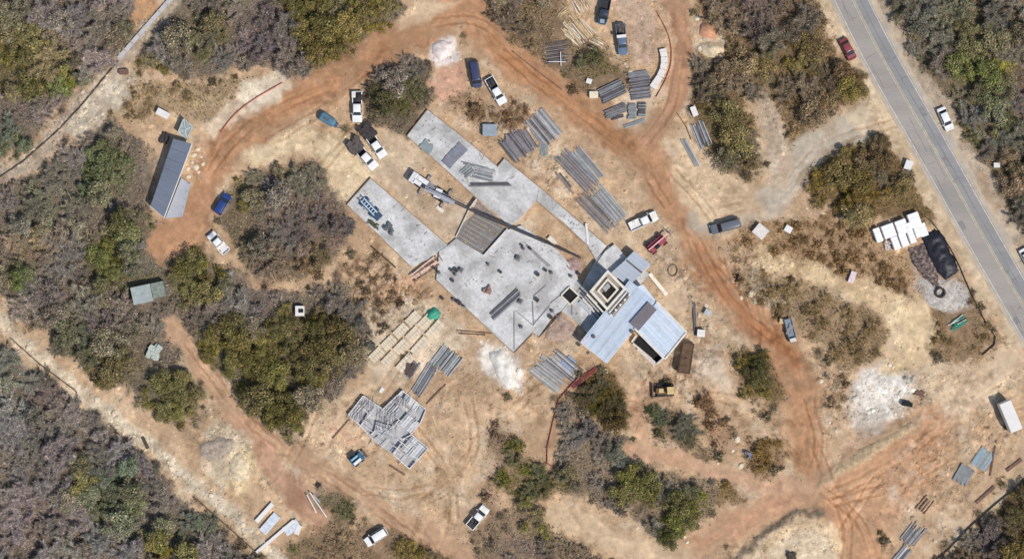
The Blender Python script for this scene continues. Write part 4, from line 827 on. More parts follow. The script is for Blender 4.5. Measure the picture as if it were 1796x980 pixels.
for i, (a, b) in enumerate(HW):
    p, q = P(*a, 1.2), P(*b, 1.2); L = (q - p).length; an = math.atan2(q.y - p.y, q.x - p.x); h_ = .75 if i % 3 else .6; mb = MB()
    n = max(2, int(L / .62)); dx = L / n
    for k in range(n):                                    # staggered block courses, uneven tops
        mb.box(-L / 2 + (k + .5) * dx, 0, .3 + h_ / 2 + rng.uniform(-.04, .1), dx - .05, .22, h_)
    c = (p + q) / 2; put('block_wall', mb.mesh('block_wall'), M_hw, hs, (c.x, c.y, 0.0), (0, 0, an))
def sheets(a, b, c, n, z, m, par, name):
    """n long sheets: a->b run, a->c across"""
    for k in range(n):
        t0, t1 = (k + .06) / n, (k + .94) / n; q = [lerp(a, c, t0), lerp(a, c, t1)]; d_ = (b[0] - a[0], b[1] - a[1])
        poly = [q[0], q[1], (q[1][0] + d_[0], q[1][1] + d_[1]), (q[0][0] + d_[0], q[0][1] + d_[1])]; zz = z + rng.uniform(0, .05)
        mb = MB(); mb.prism(PP(poly, zz), zz - .12, zz); put(name, mb.mesh(name), m if k % 3 else M_conc2, par)
M_dk = mat('deck_sheet', A(212, 210, 210), .7, nscale=1, namt=.1, fine=4, famt=.15); M_dk2 = mat('deck_sheet_dark', A(176, 176, 180), .7, nscale=1, namt=.12, fine=4, famt=.15)
sheets((722, 764), (703, 786), (748, 785), 7, 1.0, M_dk, hs, 'deck_sheet')
sheets((714, 724), (698, 742), (736, 742), 6, .95, M_dk, hs, 'deck_sheet')
sheets((712, 690), (706, 700), (744, 718), 4, 1.1, M_conc, hs, 'deck_sheet')
sheets((696, 712), (682, 726), (708, 722), 4, 1.0, M_dk2, hs, 'deck_sheet')
sheets((660, 738), (690, 748), (655, 760), 4, 1.0, M_dk2, hs, 'deck_sheet')
for (a, b) in (((640, 700), (660, 722)), ((620, 722), (640, 742)), ((668, 722), (694, 760)), ((700, 700), (712, 716))):  # scaffold grid above the rooms
    for k in range(7):
        t = k / 6; mb = MB(); p0 = lerp(a, (b[0], a[1]), t); p1 = lerp((a[0] - 6, b[1] - 4), b, t); p, q = P(*p0, 1.6), P(*p1, 1.6); mb.bar(p, q, .07, .07); put('scaffold_tube', mb.mesh('scaffold_tube'), M_steel2 if k % 2 else M_steeld, hs)
rs = random.Random(5)
for k in range(130):                     # loose scaffold poles and joists laid over the rooms, both ways of the grid
    x, y = rs.uniform(608, 750), rs.uniform(684, 822)
    if not seg_d(np.array([x]), np.array([y]), OUT, True)[3][0]: continue
    an = R(40) if rs.random() < .5 else R(-48); L = rs.uniform(8, 26); a = (x - math.cos(an) * L / 2, y - math.sin(an) * L / 2); b = (x + math.cos(an) * L / 2, y + math.sin(an) * L / 2)
    z = rs.uniform(.95, 1.5); mb = MB(); mb.bar(P(*a, z), P(*b, z), rs.uniform(.06, .14), .08); put('joist', mb.mesh('joist'), rs.choice([M_hw, M_hw, M_white, M_steel2, M_steeld]), hs)
plank('timber', 'dark timber running down left from the block house corner', 'timber', (613, 734), (583, 768), .35, .05, M_rust)
plank('timber', 'brown timber pointing up right from the block house corner', 'timber', (748, 708), (782, 673), .28, .05, M_rust)
plank('timber', 'brown earth bank board below the block house corner', 'timber', (683, 815), (710, 832), .4, .05, M_rust)
plank('board', 'pale board lying right of the block house', 'board', (758, 728), (768, 752), .35, .05, M_wood); plank('board', 'small white sheet above the block house rooms', 'board', (667, 688), (672, 680), .7, .1, M_white)
# ------------------------------------------------------------------ site office and its neighbours
c0 = (298, 311); of = thing('site_office', 'long dark grey roofed site office with a pale ramp deck on its right side', 'site office', G0(*c0))
def loc(pts, z, o): return [(P(x, y, z).x - o.location.x, P(x, y, z).y - o.location.y) for x, y in pts]
def lpart(par, name, pts, z0, z1, m, label=None):
    mb = MB(); mb.prism(loc(pts, z1, par), z0, z1); return put(name, mb.mesh(name), m, par, label=label)
M_roof = mat('office_roof', A(110, 118, 132), .6, nscale=.3, namt=.1, fine=3, famt=.06, stretch=(1.1, .3))
lpart(of, 'wall', [(306, 246), (333, 256), (286, 380), (263, 362)], 0, 2.7, M_white)
for k in range(7):
    a0, a1 = lerp((304, 243), (264, 362), k / 7), lerp((304, 243), (264, 362), (k + 1) / 7); b0, b1 = lerp((336, 252), (287, 381), k / 7), lerp((336, 252), (287, 381), (k + 1) / 7)
    lpart(of, 'roof_panel', [lerp(a0, a1, .01), lerp(b0, b1, .01), lerp(b0, b1, .985), lerp(a0, a1, .985)], 2.72, 2.92 + .02 * (k % 2), M_roof)
mb = MB(); p, q = P(337, 252, 2.9) - of.location, P(288, 382, 2.9) - of.location; mb.bar((p.x, p.y, 2.85), (q.x, q.y, 2.85), .14, .28); put('gutter', mb.mesh('gutter'), M_white, of)
lpart(of, 'ramp_deck', [(318, 312), (334, 322), (320, 380), (290, 383)], .3, .6, mat('ramp_deck', A(172, 175, 182), .8, nscale=.4, namt=.06))
for k in range(5):
    a = lerp((333, 323), (320, 378), k / 4); p = P(*a) - of.location; mb = MB(); mb.tube((p.x, p.y, .5), (p.x, p.y, 1.5), .04, .04, 5); put('rail_post', mb.mesh('rail_post'), M_steeld, of)
tk = thing('glass_shed', 'pale glassy greenish shed at the upper end of the site office', 'shed', G0(325, 224))
M_gl = mat('pale_glass', A(160, 168, 164), .15, nscale=1.5, namt=.25, fine=5, famt=.2, spec=.6)
M_fr = mat('pale_frame', A(200, 206, 204), .5)
lpart(tk, 'body', [(322, 208), (338, 222), (327, 243), (312, 232)], 0, 1.9, M_gl)
for a, b in (((322, 208), (338, 222)), ((338, 222), (327, 243)), ((327, 243), (312, 232)), ((312, 232), (322, 208)), ((322, 208), (327, 243)), ((312, 232), (338, 222))):
    mb = MB(); p, q = P(*a, 2) - tk.location, P(*b, 2) - tk.location; mb.bar((p.x, p.y, 1.97), (q.x, q.y, 1.97), .14, .14); put('frame', mb.mesh('frame'), M_fr, tk)
def crate(name, label, cat, cx, cy, L, Wd, h, ang, m, lid=None, grp=None):
    t = thing(name, label, cat, G0(cx, cy), R(-ang), grp); mb = MB(); mb.box(0, 0, h / 2, L * S, Wd * S, h); put('body', mb.mesh('body'), m, t)
    mb = MB(); mb.box(0, 0, h + .04, L * S + .08, Wd * S + .08, .08); put('lid', mb.mesh('lid'), lid or m, t)
    mb = MB(); mb.bar((-L * S / 2, 0, h + .1), (L * S / 2, 0, h + .1), .06, .05); put('rib', mb.mesh('rib'), lid or m, t)
    return t
crate('storage_box', 'white box above the site office in dry grass', 'box', 287, 200, 22, 11, 1.3, 28, M_white)
crate('dark_crate', 'small dark brown crate beside the top left ditch', 'crate', 218, 127, 15, 9, .9, 0, M_rust)
crate('equipment_shed', 'small shed with pale grey green roof hidden in the left woods', 'shed', 252, 516, 34, 30, 2.3, -12, mat('shed_roof', A(164, 172, 168), .5, nscale=1, namt=.15))
crate('equipment_shed', 'dull grey green lean to beside the left woods shed', 'shed', 280, 508, 22, 26, 1.9, -12, mat('lean_to', A(130, 138, 126), .7, nscale=1.5, namt=.3))
crate('white_cabinet', 'white cabinet with dark middle in the brush left of the site', 'cabinet', 527, 545, 15, 17, 1.5, 0, M_white, M_white)
mb = MB(); mb.box(0, 0, .1, .9, .7, .2); o = put('black_hatch_sheet', mb.mesh('black_hatch_sheet'), M_black, None, G0(528, 545, 1.62)); tag(o, 'black sheet lying on the white cabinet', 'sheet')
crate('water_tank', 'dark square water tank beside the limestone slab rows', 'tank', 652, 608, 13, 11, 1.4, 0, mat('tank_green', A(64, 66, 58), .6), mat('tank_lid', A(84, 86, 78), .6))
crate('blue_grey_crate', 'blue grey topped crate above the slab wing', 'crate', 859, 229, 24, 20, 1.1, 0, mat('crate_grey', A(150, 160, 168), .6, nscale=1.5, namt=.12))
crate('supply_box', 'pale cream supply box left of the grey steel pallets', 'box', 1041, 167, 14, 11, .9, 0, mat('cream_box', A(236, 222, 196), .8))
crate('supply_box', 'tiny white box in the brush above the dirt track bend', 'box', 1033, 143, 9, 8, .6, 20, M_white)
crate('supply_box', 'white box at the upper end of the grey beams right of the track', 'box', 1217, 196, 9, 17, .9, -22, M_white)
crate('pallet_crate', 'white diamond shaped crate on pallet below the gravel drive', 'crate', 1333, 406, 22, 20, 1.1, 40, mat('crate_white', A(222, 214, 206), .8, nscale=2, namt=.12))
crate('supply_box', 'small white box right of the white diamond crate', 'box', 1382, 402, 12, 11, .8, 30, M_white)
crate('dark_container', 'small black container beside the white chalk patch', 'container', 1590, 708, 17, 7, 1.2, 10, M_black)
crate('supply_box', 'white box below the upright dark post', 'box', 1229, 584, 13, 12, .9, 5, M_white)
crate('supply_box', 'white box beside the road verge brush', 'box', 1592, 290, 12, 16, 1.0, 20, M_white)
crate('supply_box', 'pale box in the brush beyond the road', 'box', 1747, 290, 10, 8, .8, 0, M_white)
crate('signboard_box', 'pinkish white board standing in the dry scrub', 'board', 1494, 486, 9, 20, .7, 20, mat('pink_white', A(222, 202, 204), .8))
crate('supply_box', 'cream block at the foot of the blue roof', 'block', 1062, 650, 8, 7, .5, 0, M_wood)
# white trailer on the right
tr = thing('box_trailer', 'long white box trailer parked in the clearing at the right edge', 'trailer', G0(1767, 728), R(-67))
mb = MB(); mb.loft([(-3.1, 1.18, .7, 3.0, .1), (-3.0, 1.25, .6, 3.1, .12), (3.0, 1.25, .6, 3.1, .12), (3.15, 1.15, .7, 2.95, .15)]); put('body', mb.mesh('body'), M_white, tr)
for x in (-1, .0):
    for y in (-1.1, 1.1): mb = MB(); mb.tube((x, y - .12, .4), (x, y + .12, .4), .4, .4, 12); put('wheel', mb.mesh('wheel'), M_tyre, tr)
mb = MB(); mb.bar((3.1, -.5, .5), (4.2, 0, .5), .12, .12); mb.bar((3.1, .5, .5), (4.2, 0, .5), .12, .12); put('hitch', mb.mesh('hitch'), M_steeld, tr)
# brown roll off dumpster
du = thing('dumpster', 'brown roll off dumpster with flat brown cover beside the blue roof', 'dumpster', G0(1202, 627), R(-99)); M_bn = mat('dumpster_brown', A(98, 74, 54), .8, nscale=.8, namt=.18)
L_, W_ = 6.1, 2.4
mb = MB(); mb.box(0, 0, .25, L_, W_, .1); put('floor', mb.mesh('floor'), M_bn, du)
for (x, y, sx, sy) in ((0, W_ / 2, L_, .1), (0, -W_ / 2, L_, .1), (L_ / 2, 0, .1, W_), (-L_ / 2, 0, .1, W_)): mb = MB(); mb.box(x, y, .95, sx, sy, 1.45 + .01 * (sx > 1)); put('side_wall', mb.mesh('side_wall'), M_bn, du)
for k in range(8):
    for y in (-W_ / 2 - .09, W_ / 2 + .09): mb = MB(); mb.box(-2.7 + k * .77, y, .95, .1, .08, 1.3); put('rib', mb.mesh('rib'), M_bn, du)
for k in range(4): mb = MB(); mb.box(-2.22 + k * 1.48, rng.uniform(-.02, .02), 1.62 + .02 * (k % 2), 1.44, W_ - .3, .07, rng.uniform(-.01, .01)); put('cover_panel', mb.mesh('cover_panel'), mat('cover_brown', A(100, 78, 60), .85, nscale=1.2, namt=.25, fine=8, famt=.2), du)
mb = MB(); mb.box(0, 0, 1.75, .3, .3, .12); put('latch', mb.mesh('latch'), M_bf_, du)
# ------------------------------------------------------------------ vehicles
def wheelset(t, xs_, hw, r=.38):
    for x in xs_:
        for sgn in (-1, 1):
            mb = MB(); mb.tube((0, -.13, 0), (0, .13, 0), r, r, 14); wh = put('wheel', mb.mesh('wheel'), M_tyre, t, (x, sgn * hw, r))
            mb = MB(); mb.tube((0, sgn * .10, 0), (0, sgn * .145, 0), r * .6, r * .55, 10); put('rim', mb.mesh('rim'), M_chrome, wh)
def quadpart(t, name, pts, m, th=.02):
    n = (Vector(pts[1]) - Vector(pts[0])).cross(Vector(pts[2]) - Vector(pts[0])).normalized() * th; mb = MB(); mb.hexa([Vector(p) - n * .5 for p in pts], [Vector(p) + n for p in pts]); put(name, mb.mesh(name), m, t)
def greenhouse(t, paint_, x0, x1, x2, x3, hw, zb, zt, sun=False):
    """x0 front base, x1 front top, x2 rear top, x3 rear base"""
    tw = hw * .80; mb = MB(); a = [(x3, -hw, zb), (x0, -hw, zb), (x0, hw, zb), (x3, hw, zb)]; b = [(x2, -tw, zt), (x1, -tw, zt), (x1, tw, zt), (x2, tw, zt)]
    mb.hexa(a, b); put('cab', mb.mesh('cab'), paint_, t)
    mb = MB(); mb.loft([(x2 - .05, tw * .9, zt - .02, zt + .04, .03), (x2 + .15, tw, zt - .02, zt + .07, .04), (x1 - .15, tw, zt - .02, zt + .07, .04), (x1 + .05, tw * .9, zt - .02, zt + .04, .03)]); put('roof', mb.mesh('roof', True), paint_, t)
    L = lambda p, q, s: tuple(p[i] + (q[i] - p[i]) * s for i in range(3))
    def pane(name, p0, p1, p2, p3, ins=.08):
        c = tuple(sum(v[i] for v in (p0, p1, p2, p3)) / 4 for i in range(3)); quadpart(t, name, [L(p, c, ins) for p in (p0, p1, p2, p3)], M_glass)
    pane('windshield', a[1], a[2], b[2], b[1]); pane('rear_window', a[3], a[0], b[0], b[3])
    for s_, (fb, rb_, rt_, ft) in ((0, (a[1], a[0], b[0], b[1])), (1, (a[2], a[3], b[3], b[2]))):
        n = 2 if abs(x3 - x0) > 1.8 else 1
        for k in range(n):
            q = [L(fb, rb_, k / n), L(fb, rb_, (k + 1) / n), L(ft, rt_, (k + 1) / n), L(ft, rt_, k / n)]
            pane('side_window', *(q if s_ == 1 else q[::-1]), ins=.12)
def lamps(t, xf, xr, hw, z=.75):
    for s_ in (-1, 1):
        mb = MB(); mb.box(xf, s_ * hw * .78, z, .10, .36, .16); put('headlight', mb.mesh('headlight'), M_lamp, t)
        mb = MB(); mb.box(xr, s_ * hw * .85, z + .1, .08, .18, .3); put('tail_light', mb.mesh('tail_light'), M_tail, t)
def mirrors(t, x, hw, m):
    for s_ in (-1, 1): mb = MB(); mb.box(x, s_ * (hw + .14), 1.12, .14, .24, .16); put('mirror', mb.mesh('mirror'), m, t)
def car_paint(name, rgb): return mat(name, rgb, .28, nscale=.7, namt=.05, fine=5, famt=.04, spec=.55)
M_wp = car_paint('white_paint', (.74, .73, .70)); M_cream = car_paint('cream_paint', A(236, 232, 214)); M_bedliner = mat('bed_liner', (.03, .03, .032), .8)
def pickup(label, cx, cy, ang, Lpx, pnt=None, bed=None, wd=2.0, hood=None, group='pickups parked around the site'):
    pnt = pnt or M_wp; L = Lpx * S; t = thing('pickup_truck', label, 'pickup', G0(cx, cy, .02), R(-ang), group); f = L / 2; hw = wd / 2
    xc = f - L * .235; xr = f - L * .60
    mb = MB(); mb.loft([(f, hw * .78, .5, .85, .08), (f - .12, hw * .92, .42, 1.0, .12), (f - .5, hw, .4, 1.08, .1), (xc, hw, .4, 1.14, .08), (xr, hw, .4, 1.14, .06)]); put('body', mb.mesh('body'), pnt, t)
    mb = MB(); mb.box((f + xc) / 2, 0, 1.1, (f - xc) * .7, hw * .9, .07, 0, .9); put('hood', mb.mesh('hood'), hood or pnt, t)
    greenhouse(t, pnt, xc + .12, xc - .55, xr + .18, xr + .02, hw * .93, 1.13, 1.80)
    bd = put('bed', MB().box((xr - f) / 2 - .02, 0, .62, L * .4 - .06, hw * 1.7, .12).mesh('bed'), bed or M_bedliner, t)
    for s_ in (-1, 1): mb = MB(); mb.box((xr - f) / 2, s_ * (hw - .09), .84, L * .4 - .04, .16, .62); put('bed_side', mb.mesh('bed_side'), pnt, t)
    mb = MB(); mb.box(-f + .05, 0, .85, .1, hw * 1.7, .58); put('tailgate', mb.mesh('tailgate'), pnt, t)
    mb = MB(); mb.box(-f - .06, 0, .55, .12, hw * 1.8, .18); mb.box(f + .03, 0, .55, .1, hw * 1.5, .18); put('bumper', mb.mesh('bumper'), M_chrome, t)
    wheelset(t, (f - .95, -f + 1.15), hw - .14, .4); lamps(t, f - .02, -f - .02, hw); mirrors(t, xc - .25, hw, pnt); return t
def wagon(name, label, cat, cx, cy, ang, Lpx, pnt, roof_h=1.72, van=False, wd=1.9, sedan=False, group=None):
    L = Lpx * S; t = thing(name, label, cat, G0(cx, cy, .02), R(-ang), group); f = L / 2; hw = wd / 2; hb = .95 if not sedan else .85
    xc = f - L * (.17 if van else .25); xe = -f + (.12 if not sedan else L * .14)
    mb = MB(); mb.loft([(f, hw * .75, .45, .75, .08), (f - .12, hw * .92, .35, .9, .12), (f - .5, hw, .3, hb, .1), (xc, hw, .3, hb + .08, .08), (-f + .5, hw, .3, hb + .05, .08), (-f + .08, hw * .94, .35, hb - .02, .1), (-f, hw * .8, .45, hb - .15, .08)]); put('body', mb.mesh('body'), pnt, t)
    greenhouse(t, pnt, xc + .15, xc - (.45 if van else .6), xe + (.2 if not sedan else .55), xe, hw * .93, hb + .04, roof_h)
    wheelset(t, (f - .85, -f + .85), hw - .13, .34); lamps(t, f - .02, -f, hw, .65); mirrors(t, xc - .2, hw, pnt)
    mb = MB(); mb.box(0, 0, .32, L * .96, hw * 1.5, .1); put('chassis', mb.mesh('chassis'), M_black, t); return t
def cargo(name, label, cat, cx, cy, L, Wd, z, ang, m, n=16, h=.5, seed=1):
    rs = random.Random(seed); mb = MB()
    for k in range(n): mb.box(rs.uniform(-.4, .4) * L * S, rs.uniform(-.4, .4) * Wd * S, h * rs.uniform(.2, .8), rs.uniform(.15, .45) * L * S, rs.uniform(.15, .45) * Wd * S, h * rs.uniform(.3, .8), rs.uniform(-.5, .5))
    o = put(name, mb.mesh(name), m, None, G0(cx, cy, z), (0, 0, R(-ang))); return tag(o, label, cat)
M_gear = mat('dark_gear', A(66, 60, 62), .8, nscale=2, namt=.4); M_gear2 = mat('brown_gear', A(96, 86, 84), .85, nscale=2, namt=.3)
pickup('white pickup parked alone left of the oval brush island, white box in its bed', 627, 188, 90, 54)
crate('tool_box', 'small white tool box standing in the bed of a white pickup', 'tool box', 621, 167, 6, 10, .5, 0, M_white).location.z += .7
cargo('gear_pile', 'black gear in the bed of the topmost parked white pickup', 'gear', 629, 172, 12, 15, .7, 90, M_gear, seed=2)
pickup('white pickup hauling a black rounded load, nearest to the oval brush island', 659, 254, 56, 52)
cargo('gear_pile', 'black rounded load behind the cab of the upper white truck', 'gear', 645, 231, 24, 24, .55, 56, M_gear, 40, .9, 3)
pickup('white pickup hauling a brown load, just above the left slab wing', 641, 275, 48, 54)
cargo('gear_pile', 'brown rounded load behind the cab of the lower white truck', 'gear', 623, 256, 26, 26, .55, 48, M_gear2, 44, .9, 4)
pickup('white pickup with black bed beside the dark navy van', 870, 160, 60, 52)
cargo('gear_pile', 'dark gear in the bed of the pickup beside the navy van', 'gear', 862, 148, 16, 13, .7, 60, M_gear, seed=5)
wagon('van', 'dark navy van parked under the bend of the upper dirt track', 'van', 834, 131, 80, 47, car_paint('navy_paint', A(60, 68, 98)), 1.95, True, 2.0)
pickup('dark pickup with pale hood at the very top, above the dark blue one', 1059, 22, 101, 44, car_paint('black_blue_paint', A(52, 62, 78)), hood=car_paint('pale_blue_hood', A(150, 168, 176)), wd=2.05)
pickup('dark blue grey pickup with a white rack behind its cab, near the lumber piles', 1090, 70, 84, 54, car_paint('slate_paint', A(96, 112, 134)), hood=car_paint('slate_hood', A(110, 124, 146)), wd=2.0)
mb = MB(); mb.box(0, 0, .1, .6, 1.9, .2); o = put('truck_rack', mb.mesh('truck_rack'), M_white, None, G0(1090, 64, 1.9), (0, 0, R(-84))); tag(o, 'white box rack across the dark blue grey pickup', 'rack')
cargo('gear_pile', 'tools and buckets in the bed of the blue grey pickup', 'gear', 1089, 50, 18, 14, .7, 84, M_gear2, 22, .5, 6)
pickup('silver white pickup on the track below the blue car', 384, 426, 228, 44, M_wp, bed=M_white, hood=car_paint('silver_hood', A(180, 186, 200)))
pickup('white pickup with cream hood parked right of the long steel piles', 1128, 388, -25, 52, M_wp, hood=M_cream, bed=M_white)
pickup('white pickup with dark loaded bed on the bottom dirt clearing', 838, 906, -50, 46, M_wp, hood=M_cream)
cargo('gear_pile', 'dark gear in the bed of the pickup on the bottom clearing', 'gear', 828, 917, 16, 13, .7, -50, M_gear, seed=7)
wagon('suv', 'white boxy suv parked in dry scrub at the bottom edge', 'suv', 660, 940, 148, 43, M_wp, 1.85, False, 1.95)
wagon('suv', 'blue car on the dirt track beside the round brush island', 'car', 391, 358, -58, 39, car_paint('blue_paint', A(42, 66, 128)), 1.6)
wagon('suv', 'dark grey suv driving off the gravel drive onto the dirt track', 'suv', 1272, 397, 165, 54, car_paint('grey_paint', A(104, 108, 116)), 1.85, False, 2.0)
wagon('sedan_car', 'dark red car parked on the left verge of the paved road', 'car', 1486, 87, 62, 41, car_paint('maroon_paint', A(140, 66, 70)), 1.45, sedan=True, wd=1.85)
wagon('sedan_car', 'silver white car parked on the right verge of the paved road', 'car', 1657, 209, 66, 43, M_wp, 1.45, sedan=True, wd=1.85)
wagon('sedan_car', 'white car cut by the right edge beside the paved road', 'car', 1800, 452, 62, 36, M_wp, 1.45, sedan=True, wd=1.85)
# blue tank trailer
bt = thing('tank_trailer', 'blue grey tank trailer with drawbar left of the parked white pickups', 'trailer', G0(578, 212), R(-32)); M_bt = mat('trailer_blue', A(84, 122, 142), .5, nscale=1.2, namt=.2)
mb = MB(); mb.loft([(-2.2, .5, .7, 1.4, .2), (-1.8, .95, .5, 1.7, .3), (.9, .9, .5, 1.7, .3), (1.4, .5, .6, 1.4, .2)]); put('tank', mb.mesh('tank'), M_bt, bt)
mb = MB(); mb.box(1.5, 0, .85, .8, 1.2, .8); put('pump_box', mb.mesh('pump_box'), mat('pump_blue', A(70, 90, 112), .6), bt)
mb = MB(); mb.bar((1.8, -.4, .5), (3.4, 0, .5), .1, .1); mb.bar((1.8, .4, .5), (3.4, 0, .5), .1, .1); put('drawbar', mb.mesh('drawbar'), M_steeld, bt)
for y in (-.8, .8): mb = MB(); mb.tube((-.4, y - .12, .38), (-.4, y + .12, .38), .38, .38, 12); put('wheel', mb.mesh('wheel'), M_tyre, bt)
mb = MB(); mb.box(-.6, 0, 1.74, 1.2, .5, .1); put('hatch', mb.mesh('hatch'), M_steeld, bt)
# red telescopic handler
rh = thing('telehandler', 'red telescopic handler with pink boom beside the tower building', 'telehandler', G0(1152, 427), R(40)); M_rd = mat('handler_red', A(150, 74, 82), .6, nscale=2, namt=.25); M_pk = mat('boom_pink', A(236, 176, 172), .6)
mb = MB(); mb.loft([(-2.2, .8, .5, 1.2, .15), (-1.8, .95, .5, 1.5, .2), (1.2, .9, .5, 1.2, .15), (1.9, .7, .5, 1.0, .1)]); put('body', mb.mesh('body'), M_rd, rh)
mb = MB(); mb.bar((-2.2, .1, 1.9), (3.0, .1, 1.5), .26, .3); put('boom', mb.mesh('boom'), M_pk, rh)
mb = MB(); mb.box(-.4, -.62, 1.6, 1.2, .6, 1.0, 0, .85); put('cab', mb.mesh('cab'), M_glass, rh)
mb = MB(); mb.box(3.2, .1, .9, .1, 1.2, .9); mb.bar((3.2, -.25, .5), (4.0, -.25, .5), .12, .08); mb.bar((3.2, .45, .5), (4.0, .45, .5), .12, .08); put('fork', mb.mesh('fork'), M_steeld, rh)
for x in (-1.5, 1.3):
    for y in (-1.1, 1.1): mb = MB(); mb.tube((x, y - .2, .5), (x, y + .2, .5), .52, .52, 12); put('wheel', mb.mesh('wheel'), mat('wheel_maroon', A(88, 48, 52), .8), rh)
# yellow bulldozer
bz = thing('bulldozer', 'cream yellow bulldozer with dark blade below the stair pit', 'bulldozer', G0(1165, 684), R(183))
mb = MB(); mb.loft([(-2.0, .6, .6, 1.5, .1), (-1.6, .75, .5, 1.7, .1), (1.3, .65, .5, 1.5, .1), (1.7, .55, .6, 1.3, .1)]); put('body', mb.mesh('body'), mat('dozer_brown', A(128, 98, 66), .7, nscale=2, namt=.3), bz)
mb = MB(); mb.box(-1.1, 0, 2.2, 1.3, 1.4, 1.3, 0, .92); put('cab', mb.mesh('cab'), M_glass, bz)
mb = MB(); mb.box(-1.1, 0, 2.9, 1.4, 1.5, .12); put('cab_roof', mb.mesh('cab_roof'), M_yel, bz)
mb = MB(); mb.box(.7, 0, 1.62, 1.0, .8, .2); put('engine_cover', mb.mesh('engine_cover'), M_yel, bz)
for y in (-.95, .95):
    tk_ = put('track', MB().loft([(-1.9, .22, .3, .7, .05), (-1.6, .24, .02, .95, .1), (1.3, .24, .02, .95, .1), (1.7, .22, .3, .7, .05)]).mesh('track'), M_black, bz, (0, y, 0))
    for k in range(9): mb = MB(); mb.box(-1.5 + k * .36, 0, .97, .08, .5, .05); put('grouser', mb.mesh('grouser'), M_steeld, tk_)
mb = MB(); mb.box(2.4, 0, .65, .2, 3.0, 1.1); mb.box(2.52, 0, .25, .12, 3.0, .3); put('blade', mb.mesh('blade'), M_rust, bz)
for y in (-1.25, 1.25): mb = MB(); mb.bar((0, y, .5), (2.35, y, .5), .14, .2); put('push_arm', mb.mesh('push_arm'), M_rust, bz)
# small skid steer under a shade
sk = thing('skid_steer', 'small blue and white compact loader below the block house', 'loader', G0(627, 804), R(40)); M_sb = mat('loader_blue', A(60, 112, 142), .5, nscale=1.5, namt=.15)
mb = MB(); mb.loft([(-1.4, .7, .4, 1.3, .1), (-1.1, .85, .35, 1.6, .15), (.8, .8, .35, 1.3, .1), (1.3, .7, .4, 1.0, .1)]); put('body', mb.mesh('body'), M_sb, sk)
mb = MB(); mb.box(.1, 0, 1.75, 1.1, 1.2, .9, 0, .85); put('cab', mb.mesh('cab'), M_glass, sk)
mb = MB(); mb.box(-.15, -.42, 2.24, 1.8, .55, .1); put('roof_panel', mb.mesh('roof_panel'), M_wp, sk); mb = MB(); mb.box(-.15, .5, 2.22, 1.6, .35, .1); put('roof_panel', mb.mesh('roof_panel'), mat('loader_pale', A(150, 196, 214), .5), sk)
mb = MB(); mb.box(1.75, 0, .5, .5, 1.9, .6, 0, .8); put('bucket', mb.mesh('bucket'), M_steeld, sk)
for x in (-.8, .6):
    for y in (-.95, .95): mb = MB(); mb.tube((x, y - .15, .4), (x, y + .15, .4), .4, .4, 12); put('wheel', mb.mesh('wheel'), M_tyre, sk)
for y in (-.8, .8): mb = MB(); mb.bar((-1.2, y, 1.5), (1.6, y, .8), .14, .18); put('lift_arm', mb.mesh('lift_arm'), M_sb, sk)
# aerial lift on the left slab wing
Z1 = ZS + .02
al = thing('boom_lift', 'pale blue boom lift standing on the left slab wing', 'boom lift', P(648, 363, Z1), R(-47)); M_lb = mat('lift_blue', A(168, 196, 214), .45, nscale=2, namt=.2); M_db = mat('lift_dark_blue', A(56, 82, 108), .6, nscale=2, namt=.3)
mb = MB(); mb.box(0, 0, .6, 3.6, 1.5, .45); put('chassis', mb.mesh('chassis'), M_db, al)
for y in (-.42, .42): mb = MB(); mb.bar((-2.0, y, 1.5), (2.0, y, 1.25), .26, .3); put('boom', mb.mesh('boom'), M_lb, al)
for k in range(6): mb = MB(); mb.bar((-1.7 + k * .65, -.42, 1.56 - k * .04), (-1.7 + k * .65, .42, 1.56 - k * .04), .12, .08); put('cross_bar', mb.mesh('cross_bar'), M_white, al)
mb = MB(); mb.box(2.7, 0, 1.0, 1.0, 1.6, .1); mb.box(2.7, .8, 1.4, 1.0, .06, .8); mb.box(2.7, -.8, 1.4, 1.0, .06, .8); put('basket', mb.mesh('basket'), M_db, al)
for x in (-1.4, 1.4):
    for y in (-.95, .95): mb = MB(); mb.tube((x, y - .17, .42), (x, y + .17, .42), .42, .42, 12); put('wheel', mb.mesh('wheel'), M_db, al)
def onslab(name, label, cat, cx, cy, L, Wd, ang, m, h=.5, n=10, seed=1, grp=None):
    o = cargo(name, label, cat, cx, cy, L, Wd, 0, ang, m, n, h, seed); o.location = P(cx, cy, ZS + .03); return tag(o, None, None, grp)
onslab('generator', 'dark grey generator behind the pale blue boom lift', 'generator', 684, 402, 22, 15, 48, mat('gen_grey', A(98, 104, 108), .6, nscale=2, namt=.2), .9, 14, 8)
onslab('equipment_pile', 'olive equipment heap beside the boom lift', 'equipment', 655, 393, 22, 9, 30, mat('olive_gear', A(84, 86, 68), .8, nscale=3, namt=.4), .6, 16, 9)
onslab('tarp_pile', 'grey green tarp heap on the upper slab wing', 'tarp', 750, 255, 22, 22, 30, mat('tarp_grey', A(140, 150, 150), .8, nscale=1, namt=.15), .25, 22, 10)
onslab('brick_stack', 'reddish brown pallet of bricks in the middle of the slab', 'bricks', 856, 510, 18, 15, -40, mat('brick_brown', A(150, 120, 114), .85, nscale=3, namt=.25), .8, 14, 12)
# dark grey mat of sheets across the upper slab
mt_ = thing('sheet_stack', 'broad purple grey strip of stacked sheets across the upper slab wing', 'sheet stack', P(797, 273, ZS), R(47)); M_sg = mat('sheet_grey', A(128, 128, 140), .7, nscale=.8, namt=.12)
for k in range(6): mb = MB(); mb.box(-2.2 + k * .9, rng.uniform(-.08, .08), .12 + .02 * (k % 2), .86, 2.3, .22, rng.uniform(-.03, .03)); put('sheet', mb.mesh('sheet'), M_sg, mt_)
